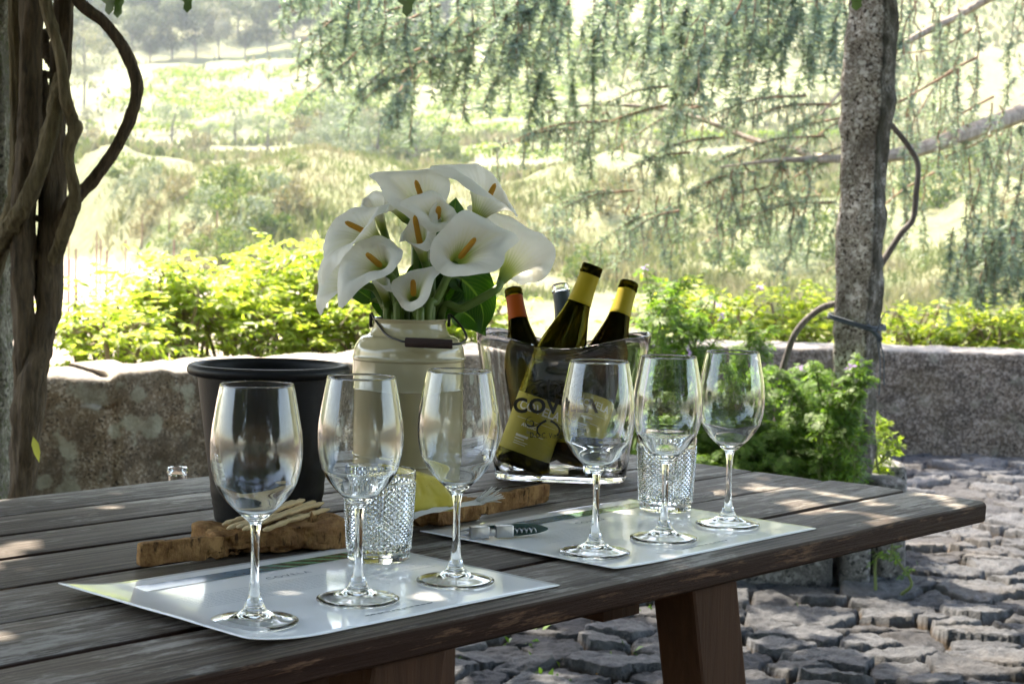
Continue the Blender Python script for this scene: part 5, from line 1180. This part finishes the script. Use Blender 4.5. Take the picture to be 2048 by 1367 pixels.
# ================================================================== WINE BOTTLES
M_BGL = glass_mat('olive_bottle_glass', (.31, .28, .05), 1.48); M_BGD = glass_mat('dark_bottle_glass', (.20, .16, .045), 1.48)
M_CAPY = plain('yellow_capsule', (.38, .29, .015), .55, .08, 30, Specular_IOR_Level=.2); M_CAPO = plain('orange_capsule', (.34, .060, .002), .55, .08, 30, Specular_IOR_Level=.15); M_CAPG = plain('grey_capsule', (.03, .042, .042), .45, .08, 30)
M_LAB = plain('yellow_label', (.42, .36, .05), .55, .06, 20, Specular_IOR_Level=.2); M_LABW = plain('label_print_white', (.75, .74, .62), .5, .03); M_LABG = plain('label_print_grey', (.30, .28, .12), .5, .03)
BO = [(.0, .016), (.012, .013), (.024, .004), (.030, .0), (.0345, .002), (.0368, .008), (.037, .02), (.037, .145), (.0362, .158), (.0325, .180), (.0255, .205), (.0192, .228), (.0158, .248), (.0142, .268), (.0139, .284)]
LIP = [(.0142, .2845), (.0152, .2855), (.0154, .2885), (.0146, .2895), (.0148, .2905), (.0150, .296), (.0140, .298), (.0120, .298), (.0105, .2965)]
BI = [(.0105, .284), (.0110, .25), (.0160, .230), (.0225, .206), (.0295, .180), (.0332, .157), (.034, .143), (.034, .022), (.030, .012), (.020, .014), (.0, .022)]
def wine_bottle(label, Bp, Tp, yb, yt, glass, capm, capz=(.2425, .2838), lab=True, text=True, lipm=None):
    B, T = D(*Bp, yb), D(*Tp, yt); Z = T - B; Z /= np.linalg.norm(Z); Y = np.array([0, 1.0, 0]); Y -= Z * (Y @ Z); Y /= np.linalg.norm(Y); X = np.cross(Y, Z)
    t = thing('wine_bottle', label, 'wine bottle'); sc_ = np.linalg.norm(T - B) / .298; t.matrix_world = frame_M(B, X * sc_, Y * sc_, Z * sc_)
    ou = [tuple(p) for p in spline(BO, 90)]
    MB().lathe(ou, 64).build('body', glass, t, 60)
    MB().lathe([(.0139, .284)] + LIP + [(.0105, .284)], 48).build('mouth', lipm or glass, t, 40)
    MB().lathe([tuple(p) for p in spline(BI, 60)], 64).build('inner_wall', glass, t, 60)
    cp = [(r + .0006, z) for r, z in ou if capz[0] < z < capz[1]]
    MB().lathe([(cp[0][0] - .0004, capz[0] - .0004)] + cp + [(cp[-1][0] - .0003, capz[1] + .0004)], 48).build('capsule', capm, t, 50)
    if lab:
        def wrap(x, z, lift=.0004): an = x / .037; return (.0370 + lift) * math.sin(an), -(.0370 + lift) * math.cos(an), z
        V = [wrap(x, z) for x in np.linspace(-.052, .052, 40) for z in (.020, .1)]
        l = MB().add(V, [(2 * i, 2 * i + 2, 2 * i + 3, 2 * i + 1) for i in range(39)]).build('label', M_LAB, t, 180)
        if text:
            for s_, sz, x0, z0, mt in (('COVELA', .0165, -.002, .083, M_LABW), ('AVESSO', .0062, -.008, .058, M_LABW), ('2014', .0052, -.004, .050, M_LABG)):
                me = text_mesh(s_, sz, .0003)
                for q in me.vertices: q.co = wrap(q.co.x + x0, q.co.y + z0, .0008)
                link_mesh('label_text', me, mt, l)
            rb = MB(); rg = np.random.default_rng(3)
            for (x0, x1, z, h) in ((-.022, -.004, .041, .0032), (-.022, -.008, .0375, .0014), (.0, .016, .048, .0008), (-.022, -.002, .034, .0008), (-.022, -.004, .031, .0008), (-.03, .03, .066, .0004)):
                rb.add([wrap(x, zz, .0007) for x in np.linspace(x0, x1, 8) for zz in (z, z + h)], [(2 * i, 2 * i + 2, 2 * i + 3, 2 * i + 1) for i in range(7)])
            rb.build('label_lines', M_LABW, l, None)
    return t
M_LIPG = glass_mat('lip_glass', (.20, .17, .03), 1.48)
wine_bottle('olive wine bottle with yellow capsule, tilted in front inside the ice bucket', (1038, 934), (1186, 531), YI - .022, YI + .010, M_BGL, M_CAPY, lipm=M_LIPG)
wine_bottle('dark wine bottle with yellow capsule leaning right in the ice bucket', (1150, 926), (1259, 565), YI - .012, YI + .085, M_BGD, M_CAPY, text=True, lipm=M_LIPG)
wine_bottle('dark wine bottle with orange capsule leaning left in the ice bucket', (1082, 918), (1026, 578), YI + .012, YI + .118, M_BGD, M_CAPO, lab=False, lipm=M_LIPG)
wine_bottle('clear wine bottle with dark grey capsule at the back of the ice bucket', (1172, 912), (1120, 570), YI + .034, YI + .125, M_GLASS, M_CAPG, (.232, .2838), lab=False)

M_ICE = glass_mat('ice', (.99, .995, 1.0), 1.31)
rg = np.random.default_rng(33)
for i, (x, y, z, d_) in enumerate(((-.062, -.030, .026, .030), (-.030, -.040, .026, .028), (.052, -.036, .027, .032), (.074, -.008, .027, .030), (.030, .030, .028, .030), (-.066, .018, .028, .032))):
    M = np.array(IB.matrix_basis); p = M @ np.array([x, y, z - .003, 1])
    import bmesh
    b = bmesh.new(); bmesh.ops.create_cube(b, size=1); bmesh.ops.subdivide_edges(b, edges=b.edges[:], cuts=6, use_grid_fill=True); co = np.array([q.co[:] for q in b.verts]); e = np.sum(np.abs(co * 2) ** 5, axis=1) ** .2
    co = co / e[:, None] * d_ * rg.uniform(.85, 1.1, 3); co *= 1 + .10 * fbm(co * 60 + i, 3, i)[:, None]
    Rm_ = np.array(Matrix.Rotation(rg.uniform(0, 1.5), 3, 'Z') @ Matrix.Rotation(rg.uniform(-.3, .3), 3, 'X')); co = co @ Rm_.T
    for q, c in zip(b.verts, co): q.co = c
    me = bpy.data.meshes.new('ice_cube'); b.to_mesh(me); b.free(); smooth(me, 180); o = link_mesh('ice_cube', me, M_ICE); o.location = p[:3]
    tag(o, 'small clear melting ice cube at the bottom of the ice bucket under the bottles', 'ice cube', 'ice cubes in the ice bucket')

# ================================================================== CORK BOARDS, FOOD, CORKSCREW
a = NM('cork'); v = a.coord(); n1 = a.noise(v, 38, 7, .72); n2 = a.voro(v, 150, 'F1'); n3 = a.noise(a.coord('Object', (1, 1, .25)), 140, 4, .6); n4 = a.noise(v, 14, 5, .65)
col = a.mix(a.ramp(n1, [(.34, 0.0), (.62, 1.0)]), (.12, .05, .018), (.42, .24, .10)); col = a.mix(a.ramp(n4, [(.5, 0.0), (.66, .7)]), col, (.17, .075, .035)); col = a.mix(a.ramp(n3, [(.58, 0.0), (.68, .9)]), col, (.035, .018, .009))
M_CORK = a.done(a.princ(col, .95, a.bump(a.math('ADD', n1, a.math('MULTIPLY', n3, -.8)), .9, .006), Specular_IOR_Level=.15))
def slab(name, c, d, rz, parent, seed, amp=.0035, div=34, taper=0, dents=0):
    import bmesh
    b = bmesh.new(); bmesh.ops.create_cube(b, size=1); bmesh.ops.subdivide_edges(b, edges=b.edges[:], cuts=div, use_grid_fill=True)
    co = np.array([x.co[:] for x in b.verts]); e = np.sum(np.abs(co * 2) ** 12, axis=1) ** (1 / 12); nr = np.sign(co) * np.abs(co * 2) ** 8; nr /= np.linalg.norm(nr, axis=1)[:, None]
    co = co / e[:, None] * np.array(d); co[:, 1] *= 1 + taper * co[:, 0] / d[0]
    f = fbm(co * 45 + seed * 5, 5, seed) * amp + fbm(co * 16 + seed, 3, seed + 2) * amp * .9
    pit = np.clip(fbm(co * np.array([60, 60, 30]) + 9, 3, seed + 5) - .22, 0, 1) * amp * 5
    low = np.where(co[:, 2] < -.2 * d[2], np.clip(fbm(co * 38 + 3, 3, seed + 9) - .12, 0, 1) * dents, 0)
    co = co + nr * (f - pit - low)[:, None]
    if amp > .003: co[:, 2] += np.where(co[:, 2] > 0, fbm(np.column_stack([co[:, :2] * 26, 0 * co[:, 0]]) + seed, 4, seed + 11) * .0075, 0); co[:, 1] += np.where(co[:, 1] < -.3 * d[1], np.clip(fbm(co * np.array([34, 1, 55]) + seed, 4, seed + 12) - .05, 0, 1) * .022, 0)
    co[:, 2] = np.maximum(co[:, 2], -d[2] / 2)
    for x, q_ in zip(b.verts, co): x.co = q_
    me = bpy.data.meshes.new(name); b.to_mesh(me); b.free(); smooth(me, 60); o = link_mesh(name, me, M_CORK, parent); o.location = tuple(c); o.rotation_euler = (0, 0, rz); return o
def board(label, Pa, Pb, back, Ha, Hb, hback, th, side, seed):
    """body from front-bottom pixels Pa-Pb and a back-top pixel; handle the same way"""
    A, B = PZ(*Pa), PZ(*Pb); ax = (B - A) / np.linalg.norm(B - A); pr = np.array([-ax[1], ax[0], 0]); wb = float((PZ(*back, TZ + th) - A) @ pr); L = float(np.linalg.norm(B - A))
    t = thing('cork_board', label, 'serving board', (A + B) / 2 * [1, 1, 0] + [0, 0, TZ + .0006] + pr * wb / 2, math.atan2(ax[1], ax[0]), 'cork serving boards')
    slab('body', (0, 0, th / 2), (L, wb, th), 0, t, seed, .0066, 40, 0, .08)
    Hc, Hd = PZ(*Ha), PZ(*Hb); hx = (Hd - Hc); hl = float(np.linalg.norm(hx)); hw = float((PZ(*hback, TZ + th * .9) - Hc) @ np.array([-hx[1], hx[0], 0]) / hl)
    ctr = (Hc + Hd) / 2 + np.array([-hx[1], hx[0], 0]) / hl * hw / 2; O = np.array(t.location); an = math.atan2(ax[1], ax[0]); rel = ctr - O; c_, s_ = math.cos(-an), math.sin(-an)
    print('board', L, wb, hl, hw)
    slab('handle', (rel[0] * c_ - rel[1] * s_, rel[0] * s_ + rel[1] * c_, th * .47), (hl + .012, hw, th * .9), math.atan2(hx[1], hx[0]) - an, t, seed + 1, .003, 30, 0, .012)
    return t, th
board('cork serving board under the breadsticks, its handle pointing left', (430, 1120), (712, 1096), (560, 1031), (292, 1135), (440, 1119), (352, 1077), .029, -1, 91)
board('cork serving board under the yellow cheese, its handle pointing right', (800, 1064), (973, 1040), (870, 1000), (970, 1029), (1086, 1004), (1030, 982), .028, 1, 95)
M_STICK = plain('breadstick', (.60, .44, .24), .75, .22, 120, .5)
SL = ['rearmost breadstick of the pile on the left cork board', 'second breadstick from the back of the pile on the cork board', 'breadstick in the middle of the pile on the cork board', 'long breadstick just above the lowest one on the cork board', 'lowest, frontmost breadstick of the pile on the cork board', 'short breadstick lying across under the others on the cork board']
for i, ((u0, v0), (u1, v1), z0, z1) in enumerate((((446, 1048), (596, 998), .031, .036), ((454, 1055), (607, 1002), .030, .042), ((474, 1053), (637, 999), .031, .040), ((487, 1057), (646, 1004), .030, .035), ((527, 1058), (660, 1018), .0285, .030), ((505, 1046), (640, 1022), .0285, .0285))):
    A, B = PZ(u0, v0, TZ + z0 + .005), PZ(u1, v1, TZ + z1 + .005); rg = np.random.default_rng(i + 5); n = 22; tt = np.linspace(0, 1, n)
    P = A + (B - A) * tt[:, None] + np.cumsum(rg.normal(0, .00035, (n, 3)), 0); c = (A + B) / 2
    r = .0032 * (1 + .12 * np.sin(tt * 40 + i)) * np.interp(tt, [0, .03, .97, 1], [.4, .9, .9, .4])
    o = MB().tube(P - c, r, 12, wob=.22, seed=i).build('breadstick', M_STICK, None, 180); o.location = tuple(c); tag(o, SL[i], 'breadstick', 'breadsticks on the left cork board')
a = NM('cheese_rind'); v = a.coord(); sp = a.voro(v, 260, 'F1'); bl = a.noise(v, 22, 4, .6); spn = a.noise(v, 60, 4, .7)
col = a.mix(a.ramp(bl, [(.4, 0.0), (.65, 1.0)]), (.50, .39, .035), (.60, .48, .08)); col = a.mix(a.math('MULTIPLY', a.ramp(sp, [(.12, .8), (.25, 0.0)]), a.ramp(spn, [(.5, 0.0), (.6, 1.0)])), col, (.16, .13, .02)); col = a.mix(a.ramp(a.noise(v, 9, 3), [(.55, 0.0), (.75, .5)]), col, (.36, .36, .06))
M_CHEESE = a.done(a.princ(col, .45, a.bump(sp, .06, .002)))
pp = PZ(836, 1018, TZ + .028); cheese = thing('cheese', 'speckled yellow piece of cheese on the right cork board behind the third wine glass', 'cheese', tuple(pp), R(24))
cm = slab('body', (0, 0, .0285), (.084, .062, .057), 0, cheese, 71, .0016, 26, 0, 0); cm.data.materials[0] = M_CHEESE
for q in cm.data.vertices:
    f = (q.co.z + .0285) / .057; q.co.x = q.co.x * (1 - .26 * f) - .010 * f; q.co.y *= 1 - .22 * f; q.co.z -= .016 * max(0, f - .3) * (1 + q.co.x / .04)
smooth(cm.data, 180)
# frayed paper ribbon on the board
M_PAPER = leaf_mat('white_raffia', (.62, .60, .54), (.72, .70, .64), .25, .7, tcol=(1, 1, 1))
cl_ = [PZ(u, v, TZ + z + .004) for u, v, z in ((800, 1040, .026), (830, 1029, .0275), (868, 1020, .030), (905, 1013, .031), (940, 1008, .031), (962, 1003, .033))]
C = spline(cl_, 40); T = np.gradient(C, axis=0); T /= np.linalg.norm(T, axis=1)[:, None]; Sd = np.cross(T, [0, 0, 1.0]); Sd /= np.linalg.norm(Sd, axis=1)[:, None]
O = C.mean(0); rb = thing('paper_ribbon', 'white paper ribbon with a frayed end lying on the cork board beside the cheese', 'ribbon', tuple(O))
q = np.linspace(-1, 1, 13); V = C[:, None] - O + Sd[:, None] * (.011 * q[None, :, None]) + np.array([0, 0, 1.0]) * (.0014 * np.sin(q * 9)[None, :, None] * np.ones((40, 1, 1)) + .002 * fbm(np.stack([C[:, None, 0] * 60 + 0 * q[None], C[:, None, 1] * 60 + q[None], 0 * q[None] + 0 * C[:, None, 0]], -1), 2, 3)[..., None])
ro = grid_mesh('band', V.reshape(-1, 3), 40, 13, M_PAPER, rb)
fb = MB(); rg = np.random.default_rng(9)
for k in range(34):
    s_ = rg.uniform(-1, 1); b = C[-1] - O + Sd[-1] * .011 * s_ + [0, 0, rg.uniform(-.0005, .002)]; e = b + T[-1] * rg.uniform(.010, .024) + Sd[-1] * (s_ * .010 + rg.normal(0, .003)) + np.array([0, 0, rg.uniform(-.004, .014)])
    fb.tube(spline([b - T[-1] * .004, (b + e) / 2 + [0, 0, .001], e], 5), [.0008, .0008, .0007, .0006, .0003], 4)
fb.build('fringe', M_PAPER, rb, 180)
# corkscrew
M_STEEL = plain('brushed_steel', (.46, .46, .47), .32, .08, 200, .05, Metallic=1.0); M_GREEN = plain('dark_green_plastic', (.012, .045, .035), .35, .1, 60, Specular_IOR_Level=.5)
ca, cb = PZ(915, 1082, TZ + .002), PZ(1098, 1074, TZ + .002); ax = cb - ca; CL = float(np.linalg.norm(ax)); ax /= CL; sd_ = np.array([-ax[1], ax[0], 0])
cs = thing('corkscrew', 'folding corkscrew with steel levers and a dark green handle on the far placemat', 'corkscrew', tuple(ca + [0, 0, .0015]), math.atan2(ax[1], ax[0]))
print('corkscrew', CL)
f = CL / .112
MB().box((.026 * f, 0, .0085), (.022 * f, .011, .0145), bev=.0012).build('lever', M_STEEL, cs, 30)
MB().box((.056 * f, 0, .0085), (.021 * f, .011, .0145), bev=.0012).build('lever', M_STEEL, cs, 30)
MB().box((.0413 * f, 0, .008), (.0105 * f, .006, .008), bev=.0008).build('hinge', M_STEEL, cs, 30)
for z in (.0045, .0125): MB().tube([(.016 * f, .0025, z), (.006 * f, .003, z + (.002 if z < .01 else -.002)), (-.002 * f, .003, .0085)], [.0016, .0014, .0009], 8).build('prong', M_STEEL, cs, 180)
hp = [(.030, .0125), (.036, .0150), (.060, .0162), (.085, .0160), (.100, .0140), (.110, .0105), (.112, .0085), (.109, .0062), (.098, .0035), (.080, .0018), (.066, .0020), (.060, .0095), (.045, .0118)]
hs = spline([(x * f, z, 0) for x, z in hp], 60); hb = MB(); V = [(p[0], .0035, p[1]) for p in hs] + [(p[0], .0095, p[1]) for p in hs]; m_ = len(hs)
hb.add(V, [tuple(range(m_)), tuple(reversed(range(m_, 2 * m_)))] + [(i, m_ + i, m_ + (i + 1) % m_, (i + 1) % m_) for i in range(m_)]).build('handle', M_GREEN, cs, 40)
w = np.linspace(0, 1, 60); MB().tube(np.stack([(.068 + .028 * w) * f, .0005 + .0024 * np.cos(w * 30), .0085 + .0024 * np.sin(w * 30)], 1), .0009, 6).build('worm', M_STEEL, cs, 180)

# ================================================================== AIR
hx = MB().box((0, 330, 62), (1500, 1100, 134)).build('haze', None, None, None)
a = NM('haze'); pv = a.n('ShaderNodeVolumePrincipled'); pv.inputs['Color'].default_value = (.84, .92, 1, 1); pv.inputs['Density'].default_value = .0003; pv.inputs['Anisotropy'].default_value = .1
a.l(pv.outputs[0], a.out.inputs['Volume']); hx.data.materials.append(a.m); tag(hx, kind='stuff')
